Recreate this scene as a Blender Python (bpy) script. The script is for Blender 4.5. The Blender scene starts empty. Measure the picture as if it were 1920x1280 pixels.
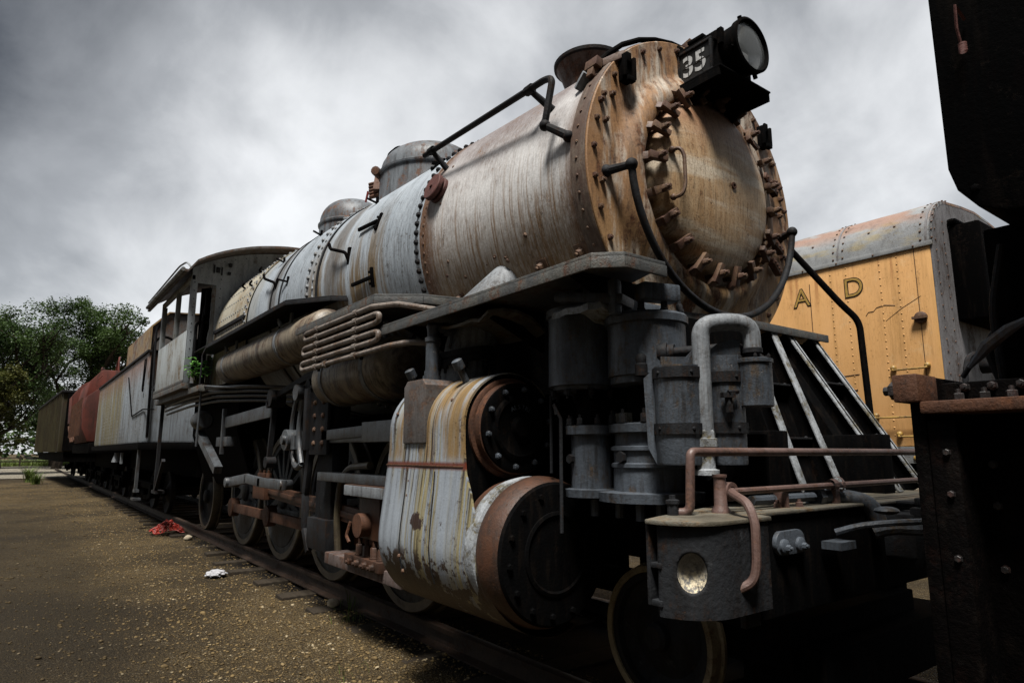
import bpy, bmesh, math, random
import numpy as np
from mathutils import Vector, Matrix, noise as mnoise
PI = math.pi
scene = bpy.context.scene
COL = scene.collection
random.seed(7)

# ------------------------------------------------------------------ camera
cd = bpy.data.cameras.new("camera")
cd.sensor_width = 36.0
cd.lens = 1223.9 / 1920 * 36.0
cd.clip_start = 0.05
cd.clip_end = 3000
cam = bpy.data.objects.new("camera", cd)
COL.objects.link(cam)
YAW, PITCH = math.radians(143.216), math.radians(9.659)
fw = Vector((math.cos(YAW) * math.cos(PITCH), math.sin(YAW) * math.cos(PITCH), math.sin(PITCH)))
cam.location = (2.4354, -3.3241, 1.2190)
cam.rotation_euler = fw.to_track_quat('-Z', 'Y').to_euler()
scene.camera = cam

# ------------------------------------------------------------------ light
EXPOSURE = 1.55
SUN_EL, SUN_AZ = math.radians(67), math.radians(-50)      # azimuth from +x towards +y
scene.view_settings.view_transform = 'Standard'
scene.view_settings.look = 'None'
scene.view_settings.gamma = 1.0
scene.view_settings.exposure = EXPOSURE
scene.cycles.max_bounces = 4
scene.cycles.diffuse_bounces = 2
scene.cycles.glossy_bounces = 2
scene.cycles.transmission_bounces = 4
scene.cycles.transparent_max_bounces = 6
scene.cycles.use_denoising = True
sl = bpy.data.lights.new("sun", 'SUN')
sl.energy = 2.8
sl.angle = math.radians(15)
sl.color = (1.0, 0.96, 0.90)
so = bpy.data.objects.new("sun", sl)
COL.objects.link(so)
sd = Vector((math.cos(SUN_AZ) * math.cos(SUN_EL), math.sin(SUN_AZ) * math.cos(SUN_EL), math.sin(SUN_EL)))
so.rotation_euler = sd.to_track_quat('Z', 'Y').to_euler()
so.location = sd * 60

world = bpy.data.worlds.new("World")
scene.world = world
world.use_nodes = True
def build_world():
    nt = world.node_tree
    N, L = nt.nodes, nt.links
    N.clear()
    def nd(t, **k):
        n = N.new(t)
        for a, b in k.items():
            setattr(n, a, b)
        return n
    def math_(op, a, b=None, c=None):
        n = nd('ShaderNodeMath', operation=op)
        for i, v in enumerate((a, b, c)):
            if v is None: continue
            if isinstance(v, (int, float)): n.inputs[i].default_value = v
            else: L.new(v, n.inputs[i])
        return n.outputs[0]
    out = nd('ShaderNodeOutputWorld')
    bg = nd('ShaderNodeBackground')
    bg.inputs['Strength'].default_value = 0.09
    sky = nd('ShaderNodeTexSky', sky_type='NISHITA')
    sky.sun_disc = False
    sky.sun_elevation = SUN_EL
    sky.sun_rotation = PI / 2 - SUN_AZ
    tc = nd('ShaderNodeTexCoord')
    sep = nd('ShaderNodeSeparateXYZ')
    L.new(tc.outputs['Generated'], sep.inputs[0])
    zz = math_('ADD', math_('MAXIMUM', sep.outputs[2], 0.0), 0.75)
    comb = nd('ShaderNodeCombineXYZ')
    L.new(math_('DIVIDE', sep.outputs[0], zz), comb.inputs[0])
    L.new(math_('DIVIDE', sep.outputs[1], zz), comb.inputs[1])
    def noise(scale, detail, rough, dist, off):
        mp = nd('ShaderNodeMapping')
        mp.inputs['Location'].default_value = off
        L.new(comb.outputs[0], mp.inputs[0])
        n = nd('ShaderNodeTexNoise')
        n.inputs['Scale'].default_value = scale
        n.inputs['Detail'].default_value = detail
        n.inputs['Roughness'].default_value = rough
        n.inputs['Distortion'].default_value = dist
        L.new(mp.outputs[0], n.inputs['Vector'])
        return n.outputs['Fac']
    big = noise(1.9, 4, 0.52, 0.15, (2.3, 7.1, 0))
    mid = noise(5.0, 8, 0.56, 0.25, (5.2, 1.4, 0))
    clouds = math_('ADD', math_('SUBTRACT', math_('MULTIPLY', big, 0.80), 0.10), math_('MULTIPLY', mid, 0.45))
    # thinner, brighter cloud low behind the locomotive
    def lobe(d, power):
        v = Vector(d).normalized()
        n = nd('ShaderNodeVectorMath', operation='DOT_PRODUCT')
        L.new(tc.outputs['Generated'], n.inputs[0])
        n.inputs[1].default_value = v
        return math_('POWER', math_('MAXIMUM', n.outputs['Value'], 0.0), power)
    thin = lobe((-0.80, 0.50, 0.32), 7)
    thick = lobe((-0.80, -0.25, 0.62), 16)
    thick2 = lobe((-0.22, 0.62, 0.62), 14)
    hz = math_('POWER', math_('SUBTRACT', 1.0, math_('MAXIMUM', sep.outputs[2], 0.0)), 9.0)
    clouds = math_('ADD', clouds, math_('MULTIPLY', hz, 0.16))
    v = math_('ADD', clouds, math_('MULTIPLY', thin, 0.23))
    v = math_('SUBTRACT', v, math_('MULTIPLY', thick, 0.22))
    v = math_('ADD', v, math_('MULTIPLY', lobe((-0.38, 0.84, 0.36), 12), 0.13))
    v = math_('SUBTRACT', v, math_('MULTIPLY', thick2, 0.03))
    ramp = nd('ShaderNodeValToRGB')
    e = ramp.color_ramp.elements
    e[0].position, e[0].color = 0.27, (0.26, 0.275, 0.295, 1)
    e[1].position, e[1].color = 0.80, (3.7, 3.75, 3.8, 1)
    m = e.new(0.55); m.color = (1.55, 1.60, 1.66, 1)
    L.new(v, ramp.inputs[0])
    # unseen low sky behind the photographer, dimmed to cut light from the yard side
    n = nd('ShaderNodeVectorMath', operation='DOT_PRODUCT')
    L.new(tc.outputs['Generated'], n.inputs[0]); n.inputs[1].default_value = Vector((0.62, -0.78, 0)).normalized()
    mr = nd('ShaderNodeMapRange', interpolation_type='SMOOTHSTEP')
    L.new(n.outputs['Value'], mr.inputs[0]); mr.inputs[1].default_value = -0.15; mr.inputs[2].default_value = 0.35
    me_ = nd('ShaderNodeMapRange', interpolation_type='SMOOTHSTEP')
    L.new(sep.outputs[2], me_.inputs[0]); me_.inputs[1].default_value = 0.80; me_.inputs[2].default_value = 0.25
    shut = math_('SUBTRACT', 1.0, math_('MULTIPLY', math_('MULTIPLY', mr.outputs[0], me_.outputs[0]), 0.94))
    mix = nd('ShaderNodeMix', data_type='RGBA')
    mix.inputs['Factor'].default_value = 0.95
    L.new(sky.outputs[0], mix.inputs[6])
    L.new(ramp.outputs[0], mix.inputs[7])
    vs = nd('ShaderNodeVectorMath', operation='SCALE')
    L.new(mix.outputs[2], vs.inputs[0]); L.new(shut, vs.inputs['Scale'])
    L.new(vs.outputs[0], bg.inputs['Color'])
    L.new(bg.outputs[0], out.inputs[0])
build_world()

# ------------------------------------------------------------------ mesh builder
class MB:
    def __init__(s):
        s.v, s.f, s.m = [], [], []
    def mark(s):
        s.m.append(len(s.f)); return s
    def add(s, verts, faces):
        b = len(s.v)
        s.v += [tuple(p) for p in verts]
        s.f += [tuple(b + i for i in f) for f in faces]
        return s
    def box(s, x0, x1, y0, y1, z0, z1):
        return s.add([(x0,y0,z0),(x1,y0,z0),(x1,y1,z0),(x0,y1,z0),(x0,y0,z1),(x1,y0,z1),(x1,y1,z1),(x0,y1,z1)],
                     [(0,3,2,1),(4,5,6,7),(0,1,5,4),(1,2,6,5),(2,3,7,6),(3,0,4,7)])
    def bar(s, a, b, w, h, up=(0,0,1), w2=None, h2=None):
        """rectangular bar from a to b, w across, h along up"""
        a, b = Vector(a), Vector(b)
        d = (b - a).normalized()
        up = Vector(up)
        sx = d.cross(up)
        if sx.length < 1e-4: sx = d.cross(Vector((1,0,0)))
        sx.normalize()
        u = sx.cross(d)
        w2 = w if w2 is None else w2; h2 = h if h2 is None else h2
        vs = []
        for p, ww, hh in ((a, w, h), (b, w2, h2)):
            for i, j in ((-1,-1),(1,-1),(1,1),(-1,1)):
                vs.append(p + sx * (i * ww / 2) + u * (j * hh / 2))
        return s.add(vs, [(0,1,2,3),(7,6,5,4),(0,4,5,1),(1,5,6,2),(2,6,7,3),(3,7,4,0)])
    def lathe(s, prof, o=(0,0,0), axis='z', seg=32, a0=0.0, a1=2*PI, close=False):
        """prof: (distance along axis, radius)"""
        o = Vector(o)
        if isinstance(axis, str):
            ax = {'x': Vector((1,0,0)), 'y': Vector((0,1,0)), 'z': Vector((0,0,1))}[axis]
        else:
            ax = Vector(axis).normalized()
        e1 = Vector((0,0,1)) if abs(ax.z) < .9 else Vector((1,0,0))
        e1 = (e1 - ax * e1.dot(ax)).normalized()
        e2 = ax.cross(e1)
        full = abs(a1 - a0 - 2*PI) < 1e-6
        n = seg if full else seg + 1
        rows, vs, fs = [], [], []
        for t, r in prof:
            if r < 1e-6:
                rows.append([len(vs)]); vs.append(o + ax * t)
            else:
                row = []
                for i in range(n):
                    a = a0 + (a1 - a0) * i / seg
                    row.append(len(vs))
                    vs.append(o + ax * t + (e1 * math.cos(a) + e2 * math.sin(a)) * r)
                rows.append(row)
        pairs = list(zip(rows, rows[1:]))
        if close: pairs.append((rows[-1], rows[0]))
        for A, B in pairs:
            for i in range(seg):
                j = (i + 1) % n
                if len(A) == 1 and len(B) == 1: continue
                if len(A) == 1: fs.append((A[0], B[j], B[i]))
                elif len(B) == 1: fs.append((A[i], A[j], B[0]))
                else: fs.append((A[i], A[j], B[j], B[i]))
        return s.add(vs, fs)
    def cyl(s, a, b, r, r2=None, seg=16):
        a, b = Vector(a), Vector(b)
        L = (b - a).length
        r2 = r if r2 is None else r2
        return s.lathe([(0,0),(0,r),(L,r2),(L,0)], a, b - a, seg)
    def tube(s, pts, r, seg=10, fillet=0.0, cap=True, radii=None):
        P = [Vector(p) for p in pts]
        if fillet > 0 and len(P) > 2:
            Q = [P[0]]
            for i in range(1, len(P) - 1):
                a, b, c = P[i-1], P[i], P[i+1]
                d = min(fillet, (a-b).length*.49, (c-b).length*.49)
                p, q = b + (a-b).normalized()*d, b + (c-b).normalized()*d
                for k in range(7):
                    t = k / 6
                    Q.append(p*(1-t)**2 + b*2*t*(1-t) + q*t*t)
            Q.append(P[-1]); P = Q
        n = len(P)
        T = []
        for i in range(n):
            t = (P[min(i+1,n-1)] - P[max(i-1,0)])
            T.append(t.normalized() if t.length > 1e-9 else Vector((0,0,1)))
        u = T[0].cross(Vector((0,0,1)))
        if u.length < 1e-3: u = T[0].cross(Vector((1,0,0)))
        u.normalize()
        vs, fs = [], []
        for i in range(n):
            u = (u - T[i]*u.dot(T[i]))
            u.normalize()
            w = T[i].cross(u)
            rr = radii[i] if radii else r
            for k in range(seg):
                a = 2*PI*k/seg
                vs.append(P[i] + (u*math.cos(a) + w*math.sin(a))*rr)
        for i in range(n-1):
            for k in range(seg):
                k2 = (k+1) % seg
                fs.append((i*seg+k, i*seg+k2, (i+1)*seg+k2, (i+1)*seg+k))
        if cap:
            fs.append(tuple(range(seg))[::-1]); fs.append(tuple((n-1)*seg+k for k in range(seg)))
        return s.add(vs, fs)
    def prism(s, poly, axis, d0, d1):
        """poly in the plane normal to axis: x:(y,z) y:(x,z) z:(x,y)"""
        def P(a, b, d):
            return {'x': (d,a,b), 'y': (a,d,b), 'z': (a,b,d)}[axis]
        n = len(poly)
        vs = [P(a,b,d0) for a,b in poly] + [P(a,b,d1) for a,b in poly]
        fs = [tuple(range(n))[::-1], tuple(range(n,2*n))]
        fs += [(i,(i+1)%n,n+(i+1)%n,n+i) for i in range(n)]
        return s.add(vs, fs)
    def sheet(s, rows, thick=None):
        """grid of points; thick: offset vector giving it a back side"""
        nr, nc = len(rows), len(rows[0])
        vs = [p for r in rows for p in r]
        fs = [(i*nc+j, i*nc+j+1, (i+1)*nc+j+1, (i+1)*nc+j) for i in range(nr-1) for j in range(nc-1)]
        if thick:
            t = Vector(thick); m = len(vs)
            vs = vs + [Vector(p) + t for p in vs]
            fs += [tuple(m + k for k in f)[::-1] for f in fs]
            edge = [i for i in range(nc)] + [i*nc+nc-1 for i in range(1,nr)] + [(nr-1)*nc+j for j in range(nc-2,-1,-1)] + [i*nc for i in range(nr-2,0,-1)]
            for a, b in zip(edge, edge[1:] + edge[:1]):
                fs.append((b, a, m+a, m+b))
        return s.add(vs, fs)
    def rivet(s, p, n, r, h=None, seg=7):
        h = r*.75 if h is None else h
        s.mark()
        return s.lathe([(-.3*r, r), (h*.15, r*.98), (h*.7, r*.68), (h, 0)], p, n, seg)
    def nut(s, p, n, r, h, stud=True):
        s.mark()
        s.lathe([(0,0),(0,r*1.25),(h*.12,r*1.25),(h*.12,r),(h*.9,r),(h,r*.85),(h,0)], p, n, 6)
        if stud:
            q = Vector(p) + Vector(n).normalized()*h*.9
            s.lathe([(0,r*.5),(h*.6,r*.5),(h*.65,0)], q, n, 8)
        return s
    def sphere(s, c, r, seg=14, rings=8, sc=(1,1,1)):
        vs, fs = [], []
        c = Vector(c)
        vs.append(c + Vector((0,0,r*sc[2])))
        for i in range(1, rings):
            t = PI*i/rings
            for k in range(seg):
                a = 2*PI*k/seg
                vs.append(c + Vector((math.sin(t)*math.cos(a)*r*sc[0], math.sin(t)*math.sin(a)*r*sc[1], math.cos(t)*r*sc[2])))
        vs.append(c - Vector((0,0,r*sc[2])))
        for k in range(seg):
            fs.append((0, 1+k, 1+(k+1)%seg))
        for i in range(rings-2):
            for k in range(seg):
                a, b = 1+i*seg+k, 1+i*seg+(k+1)%seg
                fs.append((a, a+seg, b+seg, b))
        l = len(vs)-1; b0 = 1+(rings-2)*seg
        for k in range(seg):
            fs.append((l, b0+(k+1)%seg, b0+k))
        return s.add(vs, fs)
    def each(s, name, mat, parent, **k):
        """one object for every marked piece"""
        ends = s.m[1:] + [len(s.f)]
        out = []
        for a, b in zip(s.m, ends):
            if a == b: continue
            idx = sorted({i for f in s.f[a:b] for i in f}); mp = {v: i for i, v in enumerate(idx)}
            q = MB(); q.v = [s.v[i] for i in idx]; q.f = [tuple(mp[i] for i in f) for f in s.f[a:b]]
            out.append(q.build(name, mat, parent, **k))
        return out
    def stuffed(s, name, mat, parent):
        o = s.build(name, mat, parent); o['kind'] = 'stuff'; return o
    def build(s, name, mat, parent=None, bevel=0.0, angle=35, smooth=True, recalc=True, root=None):
        off = Vector((0,0,0))
        p = parent
        while p is not None:
            off += p.location
            p = p.parent
        me = bpy.data.meshes.new(name)
        me.from_pydata([tuple(Vector(v) - off) for v in s.v], [], s.f)
        if recalc or bevel > 0:
            bm = bmesh.new(); bm.from_mesh(me)
            if recalc: bmesh.ops.recalc_face_normals(bm, faces=bm.faces)
            if bevel > 0:
                ed = [e for e in bm.edges if len(e.link_faces) == 2 and e.calc_face_angle(0) > math.radians(50)]
                bmesh.ops.bevel(bm, geom=ed, offset=bevel, segments=2, affect='EDGES', profile=.6, clamp_overlap=True)
            bm.to_mesh(me); bm.free()
        if smooth:
            me.polygons.foreach_set('use_smooth', [True]*len(me.polygons))
            me.set_sharp_from_angle(angle=math.radians(angle))
        me.materials.append(mat)
        o = bpy.data.objects.new(name, me)
        COL.objects.link(o)
        if parent is not None: o.parent = parent
        return o

def thing(name, label, cat, loc=(0,0,0), group=None):
    o = bpy.data.objects.new(name, None)
    o.empty_display_size = .3
    COL.objects.link(o)
    o.location = loc
    tag(o, label, cat, group)
    return o
def tag(o, label=None, cat=None, group=None, kind=None):
    if label: o['label'] = label
    if cat: o['category'] = cat
    if group: o['group'] = group
    if kind: o['kind'] = kind
    return o
def copy_tree(o, parent=None):
    c = o.copy(); COL.objects.link(c)
    if parent is not None: c.parent = parent
    for ch in list(o.children): copy_tree(ch, c)
    return c
def text(name, body, mat, parent, origin, right, up, size, offset=0.0, extrude=0.001):
    """flat lettering as a mesh: origin = baseline start, right/up = its directions"""
    cu = bpy.data.curves.new(name, 'FONT')
    cu.body = body; cu.size = size; cu.offset = offset; cu.extrude = extrude
    t = bpy.data.objects.new(name, cu)
    COL.objects.link(t)
    dg = bpy.context.evaluated_depsgraph_get()
    me = bpy.data.meshes.new_from_object(t.evaluated_get(dg))
    bpy.data.objects.remove(t)
    r, u = Vector(right).normalized(), Vector(up).normalized()
    n = r.cross(u)
    off = Vector((0,0,0)); p = parent
    while p is not None: off += p.location; p = p.parent
    M = Matrix((( r.x,u.x,n.x,0),(r.y,u.y,n.y,0),(r.z,u.z,n.z,0),(0,0,0,1)))
    M.translation = Vector(origin) - off
    me.transform(M)
    me.materials.clear(); me.materials.append(mat)
    o = bpy.data.objects.new(name, me)
    COL.objects.link(o); o.parent = parent
    return o
# ------------------------------------------------------------------ materials
def _mat(name):
    m = bpy.data.materials.new(name); m.use_nodes = True
    nt = m.node_tree; nt.nodes.clear()
    out = nt.nodes.new('ShaderNodeOutputMaterial')
    b = nt.nodes.new('ShaderNodeBsdfPrincipled')
    nt.links.new(b.outputs[0], out.inputs[0])
    return m, nt, b
class G:
    """small node-graph helper"""
    def __init__(s, nt):
        s.nt, s.N, s.L = nt, nt.nodes, nt.links
        s.tc = s.N.new('ShaderNodeTexCoord').outputs['Object']
        sp = s.N.new('ShaderNodeSeparateXYZ'); s.L.new(s.tc, sp.inputs[0])
        s.x, s.y, s.z = sp.outputs
    def put(s, v, inp):
        if isinstance(v, (int, float)): inp.default_value = v
        elif isinstance(v, (tuple, list)): inp.default_value = (*v[:3], 1) if len(inp.default_value) == 4 else v
        else: s.L.new(v, inp)
    def math(s, op, a, b=None, c=None, clamp=False):
        n = s.N.new('ShaderNodeMath'); n.operation = op; n.use_clamp = clamp
        for i, v in enumerate((a, b, c)):
            if v is not None: s.put(v, n.inputs[i])
        return n.outputs[0]
    def add(s, a, b): return s.math('ADD', a, b)
    def mul(s, a, b): return s.math('MULTIPLY', a, b)
    def vec(s, sc=(1,1,1), off=(0,0,0)):
        m = s.N.new('ShaderNodeMapping')
        m.inputs['Scale'].default_value = sc; m.inputs['Location'].default_value = off
        s.L.new(s.tc, m.inputs[0]); return m.outputs[0]
    def noise(s, scale=1, sc=(1,1,1), off=(0,0,0), detail=5, rough=.6, dist=0):
        n = s.N.new('ShaderNodeTexNoise')
        n.inputs['Scale'].default_value = scale; n.inputs['Detail'].default_value = detail
        n.inputs['Roughness'].default_value = rough; n.inputs['Distortion'].default_value = dist
        s.L.new(s.vec(sc, off), n.inputs['Vector']); return n.outputs['Fac']
    def step(s, v, a, b, lo=0.0, hi=1.0):
        n = s.N.new('ShaderNodeMapRange'); n.interpolation_type = 'SMOOTHSTEP'
        s.put(v, n.inputs[0]); n.inputs[1].default_value = a; n.inputs[2].default_value = b
        n.inputs[3].default_value = lo; n.inputs[4].default_value = hi
        return n.outputs[0]
    def mix(s, f, a, b, mode='MIX'):
        n = s.N.new('ShaderNodeMix'); n.data_type = 'RGBA'; n.blend_type = mode
        s.put(f, n.inputs[0]); s.put(a, n.inputs[6]); s.put(b, n.inputs[7]); return n.outputs[2]
    def bump(s, h, strength=.3, dist=.01):
        n = s.N.new('ShaderNodeBump'); n.inputs['Strength'].default_value = strength; n.inputs['Distance'].default_value = dist
        s.L.new(h, n.inputs['Height']); return n.outputs[0]
    def voro(s, scale, feature='F1', sc=(1,1,1)):
        n = s.N.new('ShaderNodeTexVoronoi'); n.feature = feature
        n.inputs['Scale'].default_value = scale; s.L.new(s.vec(sc), n.inputs['Vector']); return n

def worn(name, base, alt, rust, rust_amt=.45, streak=(22,22,1.1), scale=1.3, grime=.45, rough=.62, spec=.35,
         bump=.35, seed=0, fine=70, dark=(.012,.009,.007), zones=None, metallic=0.0, scuff=0.0, grain=.30, flake=.55, hair=.45):
    """weathered painted steel: two paint tones in blotches, runs of rust, dirt runs, pitted surface.
    zones(g) -> list of (mask, colour) laid over the paint before the dirt"""
    m, nt, b = _mat(name); g = G(nt)
    o = (seed*3.7, seed*1.9, seed*5.3)
    n1 = g.noise(scale, off=o, detail=6)
    n2 = g.noise(1, sc=streak, off=(o[1],o[2],o[0]), detail=6, rough=.65)
    n3 = g.noise(fine, off=o, detail=3, rough=.7)
    n4 = g.noise(scale*4.3, off=(o[2],o[0],o[1]), detail=7, rough=.7)
    c = g.mix(g.step(g.add(g.mul(n1,.6), g.mul(n2,.4)), .42, .60), base, alt)
    for zf, zc in (zones(g, n1, n2, n3, n4) if zones else ()):
        c = g.mix(zf, c, zc)
    t = .62 - rust_amt*.28
    rm = g.step(g.add(g.add(g.mul(n4,.45), g.mul(n2,.35)), g.mul(n1,.2)), t, t+.10)
    rc = g.mix(g.step(n3,.35,.65), rust, tuple(x*.45 for x in rust))
    c = g.mix(rm, c, rc)
    n5 = g.noise(1, sc=tuple(x*1.7 for x in streak), off=(o[2]+9,o[1],o[0]), detail=4, rough=.6)
    gm = g.mul(g.step(n5, .48, .72), grime)
    c = g.mix(gm, c, dark)
    # crisp hairline runs and small flaked spots
    n7 = g.noise(1, sc=tuple(x*115/max(streak) for x in streak), off=(o[1]+3,o[0],o[2]), detail=8, rough=.72)
    patch = g.step(g.add(g.mul(n1,.6), g.mul(n4,.4)), .40, .58)
    c = g.mix(g.mul(g.mul(g.step(n7, .53, .57), patch), hair), c, tuple(x*.55 for x in rust))
    c = g.mix(g.mul(g.step(n7, .455, .425), hair*.35), c, tuple(min(1,x*1.25) for x in base))
    n8 = g.noise(24, off=(o[2]+5,o[1],o[0]), detail=9, rough=.78)
    fk = g.step(g.add(g.mul(n8,.62), g.add(g.mul(n1,.22), g.mul(n2,.20))), .585, .605)
    c = g.mix(g.mul(fk, flake), c, g.mix(g.step(n3,.4,.6), tuple(x*.7 for x in rust), dark))
    c = g.mix(g.step(n3,.3,.7,0,grain), c, g.mix(.6, c, (0,0,0)))
    if scuff:
        n6 = g.noise(9, off=o, detail=8, rough=.75)
        c = g.mix(g.mul(g.step(n6,.60,.68), scuff), c, (.22,.23,.24))
    g.put(c, b.inputs['Base Color'])
    g.put(g.add(g.mul(rm,.22), g.add(g.mul(n3,.16), rough-.08)), b.inputs['Roughness'])
    b.inputs['Specular IOR Level'].default_value = spec
    b.inputs['Metallic'].default_value = metallic
    h = g.add(g.add(g.mul(n3,.5), g.mul(fk,-.25)), g.add(g.mul(n4,.6), g.mul(rm,-.25)))
    g.put(g.bump(h, bump, .008), b.inputs['Normal'])
    return m

OCHRE = (.25,.125,.035); WHITE = (.50,.49,.46); BROWN = (.060,.026,.013)
LOCO = (-4.0, 0.0, -0.14)      # the locomotive's base; object coordinates are relative to it
AX = 2.824                     # boiler centre line above rail
def W(x): return x - LOCO[0]
def Zr(z): return z - LOCO[2]

def _smokebox(g, n1, n2, n3, n4):
    # ochre runs growing towards the bottom, brown bands at both seams, purple-brown upper flank
    low = g.step(g.add(g.z, g.mul(n2,-.55)), Zr(2.62), Zr(1.98))
    runs = g.noise(1, sc=(46,2,1.2), off=(3,1,2), detail=4, rough=.55)
    runs = g.mul(g.step(runs,.50,.62), g.step(g.z, Zr(3.25), Zr(2.55)))
    up = g.mul(g.step(g.add(g.z, g.add(g.mul(n1,.6), g.mul(n4,.5))), Zr(3.35), Zr(4.1)), .85)
    seam = g.math('MAXIMUM', g.step(g.add(g.x, g.mul(n1,.22)), W(-.16), W(.02)), g.step(g.add(g.x, g.mul(n1,-.20)), W(-1.60), W(-1.79)))
    return [(up, (.10,.072,.070)), (g.mul(low,.85), (.16,.095,.028)), (g.mul(runs,.75), (.17,.085,.02)), (seam, (.10,.046,.02))]
def _barrel(g, n1, n2, n3, n4):
    def band(a, b, w=.12): return g.mul(g.step(g.add(g.x, g.mul(n1,.25)), W(a)-w, W(a)+w), g.step(g.add(g.x, g.mul(n1,.25)), W(b)+w, W(b)-w))
    low = g.step(g.add(g.z, g.mul(n2,.4)), Zr(3.75), Zr(2.85))
    runs = g.step(g.noise(1, sc=(9,1.2,.8), off=(8,3,1), detail=6, rough=.65), .40, .54)
    return [(g.mul(g.mul(band(-3.8,-2.15), runs), low), (.135,.085,.028)),
            (g.mul(band(-3.42,-3.12,.06), .8), (.10,.085,.07)), (g.mul(band(-5.08,-4.78,.05),.85), (.11,.105,.10)),
            (g.mul(band(-5.95,-5.5,.1),.35), (.2,.17,.1))]
def _front(g, n1, n2, n3, n4):
    # pale scale in streaks running down over the rust
    pale = g.step(g.add(g.mul(g.noise(1, sc=(6,9,1.6), off=(1,4,2), detail=6, rough=.66),.7), g.mul(n1,.35)), .50, .62)
    dk = g.step(g.noise(3.2, sc=(1,1,.55), off=(7,7,3), detail=8, rough=.75), .56, .66)
    ylo = g.step(g.z, Zr(2.75), Zr(2.1))
    white = g.mul(g.step(g.noise(5, off=(3,3,3), detail=8, rough=.72), .48, .58), g.step(g.z, Zr(2.7), Zr(3.3)))
    return [(g.mul(ylo,.6), (.30,.20,.085)), (g.mul(pale,.75), (.50,.46,.39)), (g.mul(white,.12), (.45,.43,.40)), (g.mul(dk,.7), (.085,.050,.036))]
def _door(g, n1, n2, n3, n4):
    bands = g.step(g.noise(1, sc=(2,1.2,9), off=(2,2,6), detail=5, rough=.6), .45, .62)
    fibre = g.step(g.noise(1, sc=(8,95,9), off=(5,1,1), detail=3), .45, .60)
    top = g.step(g.add(g.z, g.mul(n1,.5)), Zr(3.18), Zr(3.48))
    return [(g.mul(bands,.8), (.60,.53,.42)), (g.mul(fibre,.13), (.20,.11,.04)), (g.mul(g.step(n3,.56,.64),.45), (.17,.085,.03)), (g.mul(top,.75), (.17,.065,.03))]
def _jacket(g, n1, n2, n3, n4):
    big = g.noise(1, sc=(4.5,.2,.3), off=(7,3,2), detail=2)
    yel = g.mul(g.step(g.noise(1, sc=(34,.3,.5), off=(2,1,1), detail=7, rough=.68), .47, .54), g.step(big, .50, .60))
    blk = g.mul(g.step(g.noise(1, sc=(46,.4,.9), off=(6,2,4), detail=7, rough=.66), .52, .57), g.mul(g.step(big,.50,.60), g.step(g.z, Zr(.70), Zr(1.15))))
    spot = g.step(g.add(g.mul(n4,.6), g.mul(n2,.4)), .60, .63)
    low = g.step(g.add(g.z, g.mul(n4,.5)), Zr(.86), Zr(.52))
    lowr = g.mul(g.step(g.add(n4, g.mul(g.z,-.5)), .09, .12), g.step(g.z, Zr(.74), Zr(.66)))
    n8_ = g.noise(9, off=(4,4,1), detail=8, rough=.72)
    cx_ = g.add(g.x, -W(-.80)); cz_ = g.add(g.z, -Zr(.86))
    blot = g.step(g.add(g.add(g.mul(cx_,g.mul(cx_,150)), g.mul(cz_,g.mul(cz_,420))), g.mul(g.add(n8_,-.5),11)), .9, .4)
    drip = g.mul(g.mul(g.step(g.math('ABSOLUTE', g.add(cx_,.02)), .07, .02), g.step(g.noise(1, sc=(60,.4,1.5), off=(2,6,4), detail=4), .44, .54)), g.mul(g.step(cz_, .02, -.02), g.step(cz_, -.42, -.05)))
    top = g.mul(g.step(g.z, Zr(1.14), Zr(1.22)), g.step(g.noise(1, sc=(9,1,1), off=(9,9,9), detail=6), .45, .58))
    seam = g.step(g.math('ABSOLUTE', g.add(g.z, -Zr(1.15))), .030, .008)
    return [(g.mul(yel,.8), (.23,.185,.060)), (g.mul(spot,.8), (.03,.018,.010)), (top, (.20,.13,.055)), (blk, (.02,.012,.008)), (g.mul(low,.55), (.11,.095,.05)),
            (lowr, (.035,.02,.012)), (blot, (.025,.010,.006)), (g.mul(drip,.85), (.02,.012,.006)), (seam, (.10,.022,.010))]
def _tender(g, n1, n2, n3, n4):
    yel = g.mul(g.step(g.add(g.x, g.mul(n1,.8)), 2.1, 1.3), g.step(g.noise(1, sc=(7,1,.5), off=(3,3,3), detail=5), .38, .52))
    blk = g.step(g.noise(1, sc=(9,1,.8), off=(1,6,2), detail=5), .56, .66)
    topr = g.step(g.add(g.z, g.mul(n2,.8)), 3.0, 3.6)
    return [(g.mul(yel,.9), (.17,.135,.04)), (g.mul(blk,.9), (.02,.014,.008)), (g.mul(topr,.8), (.14,.06,.025))]
def _tank(g, n1, n2, n3, n4):
    blot = g.step(g.noise(1, sc=(9,3,3), off=(3,5,1), detail=7, rough=.7), .50, .60)
    return [(g.mul(blot,.9), (.03,.022,.018))]

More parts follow.
